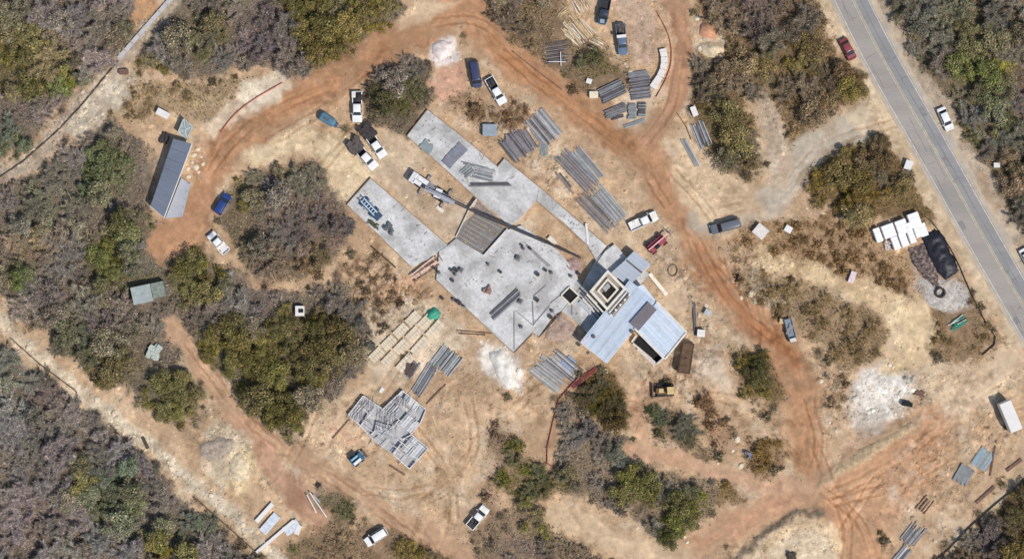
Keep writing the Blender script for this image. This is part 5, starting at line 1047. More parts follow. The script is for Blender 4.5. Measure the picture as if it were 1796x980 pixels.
# ------------------------------------------------------------------ steel: bundles of bars and beams
def beam_mesh(L, w_, h):
    mb = MB(); mb.box(0, 0, h * .93, L, w_, h * .14); mb.box(0, 0, h * .07, L, w_ , h * .14); mb.box(0, 0, h * .5, L, w_ * .3, h * .72); return mb.mesh('beam')
def bundle(label, cx, cy, ang, Lpx, Wpx, n, ms, name='steel_bundle', cat='steel bundle', z=None, h=.16, grp='steel bundles laid out on the ground', jit=.035, skew=0, fill=.80, part='beam'):
    n = int(n * 2.1) if n > 4 else n; base = G0(cx, cy) if z is None else P(cx, cy, z); t = thing(name, label, cat, base, R(-ang), grp); W = Wpx * S * 1.12; L = Lpx * S * 1.12; me = beam_mesh(L, W / n * fill, h)
    for b in (-.32, .32): mb = MB(); mb.box(b * L, 0, -.02, .16, W, .16); put('sleeper', mb.mesh('sleeper'), M_woodd, t)
    for k in range(n):
        put(part, me, ms[k % len(ms)] if rng.random() < .6 else rng.choice(ms), t, (rng.uniform(-jit, jit) * L + skew * (k - n / 2) / n * L, -W / 2 + (k + .5) * W / n + rng.uniform(-.03, .03), .06 + rng.uniform(0, .08)), (0, 0, rng.uniform(-.018, .018))).scale = (rng.choice([rng.uniform(.9, 1.03), rng.uniform(.9, 1.03), rng.uniform(.7, 1)]), 1, 1)
    return t
ST_ = [M_steel, M_steeld, M_steel2]; SV = [mat('steel_violet', A(140, 132, 138), .6, nscale=1, namt=.2), M_steeld, M_steel]; STL = [mat('steel_teal', A(146, 152, 148), .6, nscale=1, namt=.15), M_steel, M_steel2]
SBN = [mat('steel_brownish', A(132, 122, 118), .7, nscale=1, namt=.2), M_steeld, M_steel]
bundle('grey violet steel bundle just above the slab edge, left of its pair', 903, 257, 52, 46, 34, 9, SV)
bundle('shorter grey steel rods right beside the left pair bundle', 922, 247, 56, 38, 22, 6, SV, skew=.1)
bundle('blue grey steel bundle touching the dirt track, upper right of its pair', 953, 225, 50, 54, 38, 10, [M_steel, M_steel, M_steeld, M_steel2])
bundle('small grey rods below the blue grey bundle', 955, 263, 80, 20, 14, 4, STL)
bundle('long dark dotted steel bundle between the track and slab', 1012, 300, 47, 78, 26, 9, [M_steeld, M_steel, SV[0]])
bundle('greenish steel bundle along the dirt track side of the dotted one', 1030, 290, 50, 62, 22, 6, STL)
bundle('brown grey long steel bundle running down to the slab edge', 1045, 372, 46, 72, 22, 7, SBN)
bundle('greenish grey steel bundle left of the white pickup with cream hood', 1068, 360, 50, 70, 26, 7, STL)
bundle('thin rods lying left of the dotted steel bundle', 990, 318, 50, 44, 8, 2, SBN)
bundle('dark blue grey steel stack in the brush, left of the violet stack', 1074, 160, -26, 42, 24, 7, [M_steeld, M_steel], h=.4)
bundle('violet grey steel stack beside the white curved barrier', 1122, 150, -8, 34, 44, 12, SV, h=.4)
bundle('small brown grey steel stack, lowest left of the pallets', 1080, 195, -22, 36, 14, 5, SBN, h=.35)
bundle('short dark strip of steel below the brown grey stack', 1083, 206, -15, 20, 5, 2, [M_steeld])
bundle('grey square steel pallet left half under the violet stack', 1109, 196, 0, 14, 24, 5, [STL[0], M_steel], h=.5)
bundle('grey square steel pallet right half under the violet stack', 1126, 193, 0, 13, 22, 5, [STL[0], M_steeld], h=.5)
bundle('grey strip of steel at the tip of the pallet group', 1112, 217, -20, 36, 7, 2, STL)
bundle('blue grey beams in brush right of the curved track', 1230, 237, 68, 44, 22, 6, ST_)
bundle('thin blue grey beams left of the ones in the brush', 1211, 268, 62, 48, 9, 3, STL)
bundle('blue grey steel bundle by the red fence, lower left half', 963, 655, 38, 56, 36, 10, [M_steel, STL[0], M_steel2])
bundle('blue grey steel bundle by the red fence, upper right half', 990, 640, 40, 54, 26, 6, [M_steel2, M_steel, M_steeld])
bundle('blue sheets beside the upper right steel bundle', 998, 636, 44, 22, 20, 3, [mat('blue_steel', A(142, 156, 180), .6)])
bundle('dark grey steel bundle between the limestone rows and the chalk', 783, 632, -52, 38, 38, 9, [STL[0], M_steeld, M_steel2])
bundle('long violet grey steel bundle pointing at the block house', 745, 665, -58, 56, 18, 6, ST_)
bundle('short dark steel rods beside the block house', 724, 648, -58, 30, 12, 4, SV)
bundle('pair of dark steel beams on the lower slab', 886, 534, -42, 62, 14, 4, [M_steel, M_steeld], z=ZS + .04, grp='steel on the slab')
bundle('teal grey pallet of rods on the upper slab', 848, 305, 14, 34, 20, 5, STL, z=ZS + .03, grp='steel on the slab')
bundle('teal grey square of rods left on the upper slab', 820, 300, -40, 20, 16, 4, STL, z=ZS + .03, grp='steel on the slab')
bundle('long dark grey beams lying level on the upper slab', 860, 324, 0, 66, 7, 3, [M_steel, M_steeld], z=ZS + .03, grp='steel on the slab')
bundle('slanting grey beam above the rods on the upper slab', 833, 291, 14, 46, 4, 2, STL, z=ZS + .03, grp='steel on the slab')
bundle('steel angles on the centre slab beside the crane boom tip', 945, 450, 43, 60, 5, 2, [M_steel, M_steeld], z=ZS + .03, grp='steel on the slab')
bundle('blue grey panels by the lower right clearing, upper pair', 1723, 805, -55, 34, 26, 5, [mat('panel_blue', A(146, 166, 178), .5, nscale=1, namt=.2), STL[0]], fill=.9)
bundle('dull blue grey panels by the lower right clearing, lower left', 1690, 832, -60, 30, 24, 5, [STL[0], M_steel], fill=.8)
bundle('pale pipe right of the blue grey panels', 1742, 800, 100, 70, 3, 1, [M_rust])
bundle('two pairs of dark rods lying alone in the lower right clearing', 1622, 885, -52, 30, 20, 4, [M_rust, M_woodd], fill=.3)
bundle('grey steel scraps below the dark rod pairs', 1600, 938, -52, 34, 26, 6, [STL[0], M_steel2, SV[0]], fill=.5, jit=.25)
bundle('grey blue beams cut by the bottom edge', 1582, 973, -50, 34, 16, 4, ST_)
bundle('brown pipe pieces beside the dark fence, upper', 1778, 815, -38, 30, 6, 1, [M_rust], part='pipe')
bundle('brown pipe pieces beside the dark fence, lower', 1728, 867, -42, 40, 6, 1, [M_rust], part='pipe')
bundle('rusty rods below the lower slab edge', 830, 584, 4, 56, 7, 2, [M_rust], fill=.3)
bundle('dark steel frame pieces in the brush left of the lumber piles', 975, 92, -8, 38, 34, 6, [M_steeld, SV[0]], fill=.4, jit=.12)
plank('white_pipe', 'thin white pipe lying under the dark steel frame', 'pipe', (962, 109), (992, 109), .14, .5, M_white); plank('white_pipe', 'thin white pipe standing across the dark steel frame', 'pipe', (983, 92), (984, 116), .14, .5, M_white)
# lumber
def lumber(label, cx, cy, ang, Lpx, Wpx, n, seed, m=None):
    rs = random.Random(seed); t = thing('lumber_pile', label, 'lumber pile', G0(cx, cy), R(-ang), 'lumber piles at the top'); L, W = Lpx * S, Wpx * S
    me = MB().box(0, 0, 0, L * .62, .16, .07).mesh('plank')
    for k in range(n): put('plank', me, rs.choice([M_wood, M_wood, M_woodd, M_concp]) if m is None else m, t, (rs.uniform(-.2, .2) * L, -W / 2 + W * (k % (n // 2)) / (n // 2) + rs.uniform(-.1, .1), .12 + .1 * (k // (n // 2)) + rs.uniform(0, .04)), (0, rs.uniform(-.03, .03), rs.uniform(-.14, .14)))
lumber('big loose pile of pale lumber boards at the top', 1012, 52, 48, 56, 40, 64, 1)
lumber('pale scattered boards above the big lumber pile', 1020, 8, 60, 30, 26, 20, 2)
lumber('few brown scattered boards right of the big lumber pile', 1045, 75, 30, 34, 26, 10, 3)
for i in range(7):
    a = (977 + i * 4.3, 30 - i * 3.2 - (i > 3) * (i - 3) * .2); 
lumber('narrow curved line of cream boards left of the lumber piles', 990, 19, -38, 34, 6, 8, 4, M_wood)
def heap(name, label, cat, poly, h, m, seed=1, grp=None, rough=.5, stepw=3.0):
    cx = sum(p_[0] for p_ in poly) / len(poly); cy = sum(p_[1] for p_ in poly) / len(poly); base = G0(cx, cy)
    xs_ = np.arange(min(p_[0] for p_ in poly) - 4, max(p_[0] for p_ in poly) + 5, stepw); ys_ = np.arange(min(p_[1] for p_ in poly) - 4, max(p_[1] for p_ in poly) + 5, stepw); X, Y = np.meshgrid(xs_, ys_)
    dd, _, _, ins = seg_d(X + 7 * (fbm(X, Y, 16, seed, 2) - .5), Y + 7 * (fbm(X, Y, 16, seed + 3, 2) - .5), poly, True); dd = np.where(ins, dd, -dd); big = max(6, min(xs_.ptp() if hasattr(xs_, 'ptp') else np.ptp(xs_), np.ptp(ys_)) * .28)
    Z = np.where(dd > 0, h * np.clip(dd / big, 0, 1) ** .6 * (1 + rough * 2 * (fbm(X, Y, 9, seed + 5, 3) - .5)), -.25); n_ = X.shape[1]
    V_ = np.stack([(X - cx) * S, -(Y - cy) * S, Z], -1).reshape(-1, 3); I_ = np.arange(X.size).reshape(X.shape); F_ = np.stack([I_[:-1, :-1], I_[1:, :-1], I_[1:, 1:], I_[:-1, 1:]], -1).reshape(-1, 4)
    F_ = F_[(V_[F_, 2] > -.2).any(1)]; u_, inv = np.unique(F_, return_inverse=True); o = put(name, npmesh(name, V_[u_], inv.reshape(-1, 4)), m, None, base); return tag(o, label, cat, grp)
# limestone slab rows
LR = [((752, 542), (718, 586)), ((716, 589), (690, 620)), ((776, 560), (742, 600)), ((740, 602), (708, 642)), ((706, 592), (664, 636)), ((748, 566), (722, 600)), ((724, 602), (686, 646))]
k = 0
for r0, off in ((0, 0), (1, 1), (2, 2)):
    pass
rows = [[(735, 548), (650, 632)], [(757, 553), (672, 640)], [(776, 563), (698, 650)]]
g = 'limestone slab rows'
for ri, (a, b) in enumerate(rows):
    for s_ in range(4 if ri < 2 else 3):
        t0, t1 = s_ / (4 if ri < 2 else 3) + .015, (s_ + 1) / (4 if ri < 2 else 3) - .015
        p, q = G0(*lerp(a, b, t0)), G0(*lerp(a, b, t1)); c = (p + q) / 2; an = math.atan2(q.y - p.y, q.x - p.x); L = (q - p).length
        t = thing('stone_slab_stack', '%s stack of pale limestone in the %s row of slabs' % (('topmost', 'second', 'third', 'lowest')[s_ if ri < 2 or s_ < 2 else s_ + 1], ('left', 'middle', 'right')[ri]), 'stone stack', (c.x, c.y, c.z), an, g)
        for m_ in range(5):
            for n_ in range(2): mb = MB(); mb.box(-L / 2 + (m_ + .5) * L / 5, (n_ - .5) * .92, .22 + rng.uniform(-.04, .05), L / 5 - .05, .88, .5, rng.uniform(-.02, .02)); put('stone_slab', mb.mesh('stone_slab'), M_lime, t)
NETM = mat('teal_netting', A(72, 158, 132), .6, nscale=3, namt=.4, fine=9, famt=.3)
cargo('debris_heap', 'dark brown debris heap between the limestone rows and steel bundles', 'debris', 718, 648, 16, 22, .1, 20, mat('debris_dark', A(96, 80, 76), .9, nscale=3, namt=.3), 26, .6, 22)

heap('green_netting', 'teal green netting heap on the upper end of the limestone rows', 'netting', [(748, 544), (760, 538), (772, 543), (773, 554), (766, 562), (754, 565), (747, 556)], 1.2, NETM, 31)
gn = thing('green_pipe_bundle', 'bright teal green loose pipes in scrub beside the paved road', 'pipes', G0(1682, 566), R(33), None)
for k in range(16): mb = MB(); a = rng.uniform(-.22, .22); L = rng.uniform(1.6, 3.8); mb.tube((-L / 2, 0, 0), (L / 2, 0, 0), .09, .09, 5); put('pipe', mb.mesh('pipe'), M_teal if k % 4 else M_white, gn, (rng.uniform(-.6, .6), rng.uniform(-1.0, 1.0), .15 + rng.uniform(0, .4)), (0, 0, a))
# white wrapped bundles
PB = [(1538, 412, 12, 26, 0), (1557, 405, 22, 24, 0), (1580, 398, 20, 26, 0), (1602, 386, 20, 26, 0), (1569, 426, 12, 24, 0), (1583, 420, 13, 26, 0), (1597, 415, 11, 24, 0), (1606, 404, 10, 26, 0), (1617, 403, 13, 24, 0), (1593, 401, 9, 22, 0)]
wl = ['leftmost of the white wrapped bundles', 'wide white wrapped bundle second from left in the back row', 'wide white wrapped bundle in the middle of the back row', 'white wrapped bundle at the top right corner of the group', 'white wrapped bundle leftmost in the front row', 'white wrapped bundle second in the front row', 'white wrapped bundle third in the front row', 'narrow white wrapped bundle fourth in the front row', 'rightmost white wrapped bundle beside the black sheeting', 'narrow white wrapped bundle in the gap between both rows']
for (x, y, a, b, _), lb in zip(PB, wl):
    t = thing('wrapped_pallet', lb, 'wrapped pallet', G0(x, y), R(20), 'white wrapped bundles by the road'); mb = MB(); mb.loft([(-a * S / 2, b * S / 2 - .08, .15, 1.3, .1), (-a * S / 2 + .1, b * S / 2 - .03, .12, 1.42, .12), (a * S / 2 - .1, b * S / 2 - .03, .12, 1.42, .12), (a * S / 2, b * S / 2 - .08, .15, 1.3, .1)]); put('wrapped_load', mb.mesh('wrapped_load'), mat('wrap_white', (.80, .79, .78), .4, nscale=2, namt=.10, fine=6, famt=.08), t)
    mb = MB(); mb.box(0, 0, .06, a * S * .9, b * S * .9, .12); put('pallet', mb.mesh('pallet'), M_woodd, t)
    mb = MB(); mb.bar((-a * S / 2, .4, 1.44), (a * S / 2, .4, 1.44), .05, .03); put('strap', mb.mesh('strap'), mat('strap', A(205, 205, 208), .6), t)
cargo('wrap_scraps', 'torn white and brown wrapping left of the front row of bundles', 'scraps', 1557, 430, 16, 14, .1, 70, mat('scrap', A(200, 186, 180), .8, nscale=4, namt=.4), 16, .5, 25)
M_bs = mat('black_sheet', A(44, 44, 52), .5, nscale=2, namt=.35)
heap('black_sheeting', 'black plastic sheeting heap between the white bundles and the road fence', 'sheeting', [(1616, 414), (1640, 400), (1656, 416), (1678, 462), (1682, 478), (1656, 492), (1640, 476), (1626, 446)], .9, mat('black_sheeting', A(38, 38, 46), .5, nscale=2, namt=.5), 3)
heap('rubbish_heap', 'dark brown rubbish heap left of the black sheeting', 'rubbish heap', [(1592, 432), (1618, 426), (1634, 452), (1646, 480), (1650, 500), (1636, 506), (1614, 482), (1598, 456)], .7, mat('dark_rubbish', A(84, 68, 68), .9, nscale=3, namt=.5, fine=9, famt=.4, tint=A(140, 124, 112)), 5)
M_spoil = mat('spoil_pale', A(226, 206, 172), .95, nscale=1.5, namt=.2, fine=6, famt=.2, tint=A(196, 176, 148)); M_spoil2 = mat('spoil_grey', A(168, 152, 136), .95, nscale=1.5, namt=.3, fine=6, famt=.25)
heap('spoil_heap', 'pale yellow spoil heap at the lower left strip', 'spoil heap', [(402, 810), (420, 790), (438, 812), (436, 838), (414, 850), (398, 836)], .6, M_spoil, 7, 'spoil heaps')
heap('spoil_heap', 'grey furrowed spoil heap above the yellow one', 'spoil heap', [(350, 782), (380, 766), (412, 772), (404, 796), (372, 806), (350, 800)], .45, M_spoil2, 9, 'spoil heaps', 1.2)
heap('spoil_heap', 'white chalk heap beside the lower slab edge', 'spoil heap', [(858, 620), (882, 612), (902, 640), (908, 676), (886, 682), (866, 650)], 1.1, mat('chalk', A(232, 224, 212), .95, nscale=1.5, namt=.15, fine=6, famt=.15), 11, 'spoil heaps')
heap('spoil_heap', 'pinkish white heap inside the top bend of the dirt tracks', 'spoil heap', [(756, 78), (776, 70), (796, 76), (790, 96), (770, 106), (758, 96)], .9, mat('pink_chalk', A(232, 216, 208), .95, nscale=1.5, namt=.15, fine=6, famt=.15), 13, 'spoil heaps')
heap('spoil_heap', 'orange brown soil heap at the top clearing', 'spoil heap', [(1225, 44), (1240, 40), (1256, 46), (1258, 62), (1240, 70), (1224, 62)], 1.1, mat('orange_soil', A(206, 154, 120), .95, nscale=1.5, namt=.2, fine=6, famt=.2), 15, 'spoil heaps')
heap('spoil_heap', 'tan soil heap just below the orange brown one', 'spoil heap', [(1228, 78), (1262, 74), (1272, 90), (1250, 102), (1230, 96)], .9, M_spoil, 17, 'spoil heaps')
heap('spoil_heap', 'large rough grey heap on the rubble pad by the culvert ring', 'spoil heap', [(1608, 490), (1640, 484), (1680, 496), (1702, 522), (1690, 542), (1650, 548), (1622, 530)], .35, mat('pad_grey', A(186, 178, 168), .95, nscale=1.5, namt=.3, fine=6, famt=.3), 19, 'spoil heaps', 1.2)
heap('spoil_heap', 'long low brown bank above the junction at the lower right', 'spoil heap', [(1455, 838), (1470, 812), (1540, 772), (1600, 738), (1606, 748), (1545, 790), (1480, 830)], .6, mat('bank_brown', A(180, 156, 124), .95, nscale=1.5, namt=.25, fine=6, famt=.25), 21, 'spoil heaps', 1.2)
heap('spoil_heap', 'reddish rubble fill between the slab and the square tower', 'rubble', [(984, 462), (1006, 452), (1022, 462), (1016, 482), (1000, 484), (988, 474)], .5, mat('red_rubble', A(166, 140, 132), .95, nscale=3, namt=.35, fine=9, famt=.3), 23, 'spoil heaps', 1.4)
heap('spoil_heap', 'brown rubble in the notch below the black opening', 'rubble', [(985, 550), (1010, 570), (1018, 590), (990, 600), (955, 595), (960, 575)], .4, mat('brown_rubble', A(176, 152, 136), .95, nscale=3, namt=.3, fine=9, famt=.3), 25, 'spoil heaps', 1.4)
# culvert ring
cr_ = thing('culvert_ring', 'dark upright culvert ring on the grey rubble pad', 'culvert', G0(1648, 513)); n = 20
def ringmesh(r0, r1, z0, z1, n=20):
    v = []; f = []
    for i in range(n):
        t = 2 * math.pi * i / n; c, s_ = math.cos(t), math.sin(t); v += [(r1 * c, r1 * s_, z0), (r1 * c, r1 * s_, z1), (r0 * c, r0 * s_, z1), (r0 * c, r0 * s_, z0)]
    for i in range(n):
        a, b = 4 * i, 4 * ((i + 1) % n); f += [(a, b, b + 1, a + 1), (a + 1, b + 1, b + 2, a + 2), (a + 2, b + 2, b + 3, a + 3)]
    return MB().add(v, f)
put('ring', ringmesh(.75, 1.1, 0, .9).mesh('ring'), mat('ring_dark', A(60, 56, 50), .8), cr_); put('fill', MB().tube((0, 0, -.1), (0, 0, .15), .74, .74, 16).mesh('fill'), mat('ring_fill', A(150, 146, 136), .9), cr_)
o = put('hose_coil', ringmesh(.85, 1.0, 0, .15).mesh('hose_coil'), mat('hose_dark', A(96, 88, 74), .8), None, G0(1180, 474)); tag(o, 'thin dark hose coil on the dirt right of the tower', 'hose')
o.scale = (1, 1.25, 1)
crate('generator', 'small grey generator right of the dark post', 'generator', 1241, 548, 12, 10, .9, 30, M_steeld, M_steel2)
# grey flatbed truck by the right scrub
ft = thing('flatbed_truck', 'small blue grey flatbed truck with white cab beside the right dirt track', 'truck', G0(1385, 578), R(-76)); M_fb = mat('flatbed_grey', A(126, 138, 150), .6, nscale=1.5, namt=.2)
mb = MB(); mb.box(-.3, 0, .85, 3.9, 1.5, .18); put('bed', mb.mesh('bed'), M_fb, ft)
for y in (-.72, .72): mb = MB(); mb.box(-.3, y, 1.1, 3.9, .08, .4); put('bed_side', mb.mesh('bed_side'), M_fb, ft)
mb = MB(); mb.box(2.1, 0, 1.1, .9, 1.45, 1.0, 0, .85); put('cab', mb.mesh('cab'), mat('cab_cream', A(220, 212, 200), .5), ft); quadpart(ft, 'windshield', [(2.56, -.6, 1.15), (2.56, .6, 1.15), (2.5, .5, 1.5), (2.5, -.5, 1.5)], M_glass)
wheelset(ft, (1.7, -1.6), .68, .36)
cargo('gear_pile', 'dark gear lying on the flatbed truck', 'gear', 1385, 575, 9, 20, .95, 14, M_steel, 12, .3, 29)
crate('supply_box', 'cream box left of the flatbed truck', 'box', 1371, 563, 8, 8, .6, 10, M_wood)
# crane
cz = thing('mobile_crane', 'white cabbed mobile crane with a long dark lattice boom reaching over the slab', 'crane', G0(757, 332), R(-33))
Mcw = mat('crane_white', A(226, 224, 222), .5, nscale=1.5, namt=.15); Mcg = mat('crane_grey', A(136, 134, 142), .6, nscale=1.5, namt=.3)
mb = MB(); mb.box(0, 0, .95, 9.2, 1.5, .4); put('carrier_frame', mb.mesh('carrier_frame'), Mcg, cz)
mb = MB(); mb.loft([(-5.0, .9, .6, 1.6, .15), (-4.8, 1.15, .5, 2.2, .2), (-3.9, 1.15, .5, 2.3, .2), (-3.6, 1.1, .6, 2.0, .1)]); put('carrier_cab', mb.mesh('carrier_cab'), Mcw, cz)
quadpart(cz, 'windshield', [(-5.02, .8, 1.4), (-5.02, -.8, 1.4), (-4.86, -.75, 2.05), (-4.86, .75, 2.05)], M_glass)
mb = MB(); mb.box(-3.0, -.45, 1.85, 1.7, .9, 1.3, 0, .9); put('operator_cab', mb.mesh('operator_cab'), Mcw, cz)
mb = MB(); mb.box(-2.4, .55, 1.7, 2.6, 1.0, 1.0, 0, .94); put('engine_house', mb.mesh('engine_house'), Mcw, cz)
mb = MB(); mb.box(-.6, .4, 1.7, 1.6, 1.3, .5); put('winch', mb.mesh('winch'), Mcg, cz)
mb = MB(); mb.box(1.6, 0, 1.3, 1.4, 1.9, .3, .2); put('tool_deck', mb.mesh('tool_deck'), Mcw, cz)
for x in (-4.1, -2.6, 1.6, 2.9):
    for y in (-1.0, 1.0): mb = MB(); mb.tube((x, y - .2, .52), (x, y + .2, .52), .52, .52, 12); put('wheel', mb.mesh('wheel'), M_tyre, cz)
for x in (-1.6, 3.6):
    for y in (-1, 1): mb = MB(); mb.bar((x, 0, .8), (x, y * 2.1, .8), .22, .22); mb.tube((x, y * 2.1, .05), (x, y * 2.1, .8), .09, .09, 6); mb.box(x, y * 2.1, .05, .5, .5, .1); put('outrigger', mb.mesh('outrigger'), Mcg, cz)
Mi = cz.matrix_basis.inverted() if False else (Matrix.Translation(cz.location) @ Matrix.Rotation(R(-33), 4, 'Z')).inverted()
def cl(x, y, z): return Mi @ P(x, y, z)
mb = MB(); mb.bar(cl(745, 330, 2.6), cl(797, 356, 2.5), .75, .7); put('boom_base', mb.mesh('boom_base'), mat('boom_base', A(168, 168, 176), .5, nscale=1.5, namt=.1), cz)
Mbd = mat('boom_dark', A(66, 60, 60), .6, nscale=1, namt=.15)
def lattice(a, b, za, zb, w0, w1, n, name):
    mb = MB(); p, q = cl(*a, za), cl(*b, zb); d_ = (q - p).normalized(); s_ = d_.cross(Vector((0, 0, 1))).normalized(); u = s_.cross(d_).normalized(); cs = []
    for k in range(n + 1):
        t = k / n; c = p.lerp(q, t); w_ = w0 + (w1 - w0) * t; cs.append([c + s_ * w_ * i + u * w_ * j for i, j in ((-1, -1), (1, -1), (1, 1), (-1, 1))])
    for k in range(n):
        for i in range(4):
            mb.bar(cs[k][i], cs[k + 1][i], .11, .11); mb.bar(cs[k][i], cs[k + 1][(i + 1) % 4], .06, .06)
            if k % 2 == 0: mb.bar(cs[k][i], cs[k][(i + 1) % 4], .06, .06)
    put(name, mb.mesh(name), Mbd, cz)
for a_, b_, w_ in (((796, 355), (832, 372), .3), ((832, 372), (892, 397), .62), ((892, 397), (958, 425), .56), ((958, 425), (1000, 444), .42), ((1000, 444), (1018, 453), .26)):
    mb = MB(); za = 2.3 - .012 * (a_[0] - 796) * .6; zb = 2.3 - .012 * (b_[0] - 796) * .6; za, zb = max(za, 1.15), max(zb, 1.1); mb.bar(cl(*a_, za), cl(*b_, zb), w_, .4); put('boom_section', mb.mesh('boom_section'), Mbd, cz)
    for k in range(5):
        t = (k + .5) / 5; c = cl(*lerp(a_, b_, t), za + (zb - za) * t); mb = MB(); mb.box(c.x, c.y, c.z + .22, .12, w_ * 1.1, .08, math.atan2(cl(*b_, 0).y - cl(*a_, 0).y, cl(*b_, 0).x - cl(*a_, 0).x)); put('boom_collar', mb.mesh('boom_collar'), M_steeld, cz)
mb = MB(); mb.tube(cl(760, 337, 4.4), cl(1016, 451, 1.5), .03, .03, 4); mb.tube(cl(745, 330, 3), cl(760, 337, 4.4), .06, .06, 4); put('pendant_cable', mb.mesh('pendant_cable'), M_steeld, cz)
mb = MB(); q = cl(1018, 452, 0); mb.tube((q.x, q.y, .7), (q.x, q.y, 1.2), .025, .025, 4); mb.box(q.x, q.y, .75, .3, .3, .5); put('hook_block', mb.mesh('hook_block'), M_rust, cz)
plank('board', 'white board lying on the slab under the crane boom', 'board', (962, 416), (975, 428), .9, .5, M_concp); plank('board', 'long white strip across the slab strip near the pickup', 'board', (1028, 392), (1031, 428), .45, .55, M_white)
plank('board', 'pale board lying beside the crane', 'board', (766, 362), (778, 372), .7, .1, M_concp)
for k, (x, y, r) in enumerate(((800, 474, 4.5), (808, 473, 4.6), (792, 474, 3), (798, 481, 3), (794, 492, 3.2), (856, 463, 2.8), (878, 477, 3), (908, 452, 5.5), (943, 481, 4.2), (967, 478, 3), (957, 474, 3), (912, 528, 5), (942, 526, 4.2), (914, 573, 3.2), (1016, 481, 3.4), (1001, 484, 3), (806, 531, 4.6), (814, 537, 2.6), (966, 556, 4), (968, 545, 3), (930, 436, 3), (918, 436, 3), (916, 431, 2.6), (795, 525, 3.4), (776, 523, 3.2), (1009, 583, 2.6), (762, 470, 3.2), (770, 478, 3))):
    nm = 'column_stub' if k % 2 else 'bucket'
    where = ['at the left edge of the centre slab', 'by the ribbed recess', 'in the middle of the centre slab', 'near the black opening', 'on the lower corner of the slab'][0 if x < 830 else 1 if x < 890 and y < 500 else 3 if x > 955 else 2 if y < 520 else 4]
    t = thing(nm, ('dark steel column stub ' if k % 2 else 'dark round bucket ') + where, 'column stub' if k % 2 else 'bucket', P(x, y, ZS + .02) if not (x < 800 and y > 510) and not y > 580 else G0(x, y), rng.uniform(0, 1.5), 'column stubs on the slab' if k % 2 else 'buckets on the slab')
    if k % 2: mb = MB(); mb.box(0, 0, .03, r * .24, r * .24, .06); put('base_plate', mb.mesh('base_plate'), M_steel, t); mb = MB(); mb.box(0, 0, .4, r * .13, r * .13, .7); put('post', mb.mesh('post'), M_steeld, t)
    else: put('shell', MB().tube((0, 0, 0), (0, 0, .75), r * .095, r * .11, 10).mesh('shell'), M_steeld, t); put('lid', MB().tube((0, 0, .751), (0, 0, .79), r * .085, r * .08, 10).mesh('lid'), M_gear, t)
rs = random.Random(77); mb = MB(); k = 0
while k < 230:
    x, y = rs.choice([(rs.uniform(770, 1000), rs.uniform(400, 610)), (rs.uniform(620, 780), rs.uniform(320, 460)), (rs.uniform(730, 940), rs.uniform(200, 390)), (rs.uniform(945, 1060), rs.uniform(330, 450)), (rs.uniform(1010, 1110), rs.uniform(440, 580))])
    ok = any(seg_d(np.array([x]), np.array([y]), pl, True)[3][0] for pl in ([(750, 197), (806, 240), (872, 296), (884, 284), (940, 332), (938, 350), (895, 392), (720, 240)], [(650, 318), (780, 430), (757, 450), (722, 463), (614, 360)], [(800, 422), (848, 452), (892, 408), (915, 400), (976, 440), (1000, 470), (1015, 500), (985, 540), (900, 610), (770, 488), (775, 440)], [(950, 334), (1058, 430), (1045, 448), (950, 352)], [(1048, 458), (1030, 500), (1030, 520), (1050, 545), (1035, 585), (992, 545)]))
    if not ok: continue
    p_ = P(x, y, ZS + .03); s1 = rs.uniform(.06, .4) * rs.choice([1, 1, 2.5]); mb.box(p_.x, p_.y, p_.z + .05, s1, rs.uniform(.05, .16), .08, rs.choice([rs.uniform(0, 3), .66, -.9])); k += 1
tag(put('slab_litter', mb.mesh('slab_litter'), mat('offcuts', A(158, 152, 146), .9, nscale=2, namt=.5)), 'small offcuts, rods and blocks scattered over the grey slabs', 'litter', kind='stuff')
# timber chute between the slab wings
ch = thing('timber_formwork', 'reddish timber formwork ramp at the inner end of the left slab wing', 'formwork', P(752, 466, .5), R(36)); 
for k, (y, m_) in enumerate(((-.9, M_rust), (-.45, mat('pink_timber', A(222, 190, 172), .85, nscale=2, namt=.15)), (-.1, MATS['pink_timber']), (.3, M_rust), (.65, MATS['pink_timber']))): mb = MB(); mb.box(-1.2 + .5 * (k % 2), y, .1 + .05 * k % 3, 6.2, .28, .16, rng.uniform(-.05, .05)); put('plank', mb.mesh('plank'), m_, ch)
for k in range(6): mb = MB(); mb.box(-3.6 + k * 1.3, 0, .3, .12, 1.8, .1, rng.uniform(-.2, .2)); put('crosspiece', mb.mesh('crosspiece'), M_rust if k % 2 else M_wood, ch)
plank('trench_board', 'dark long trench board left of the left slab wing', 'board', (650, 431), (694, 469), .35, .02, mat('trench_dark', A(90, 70, 50), .9))
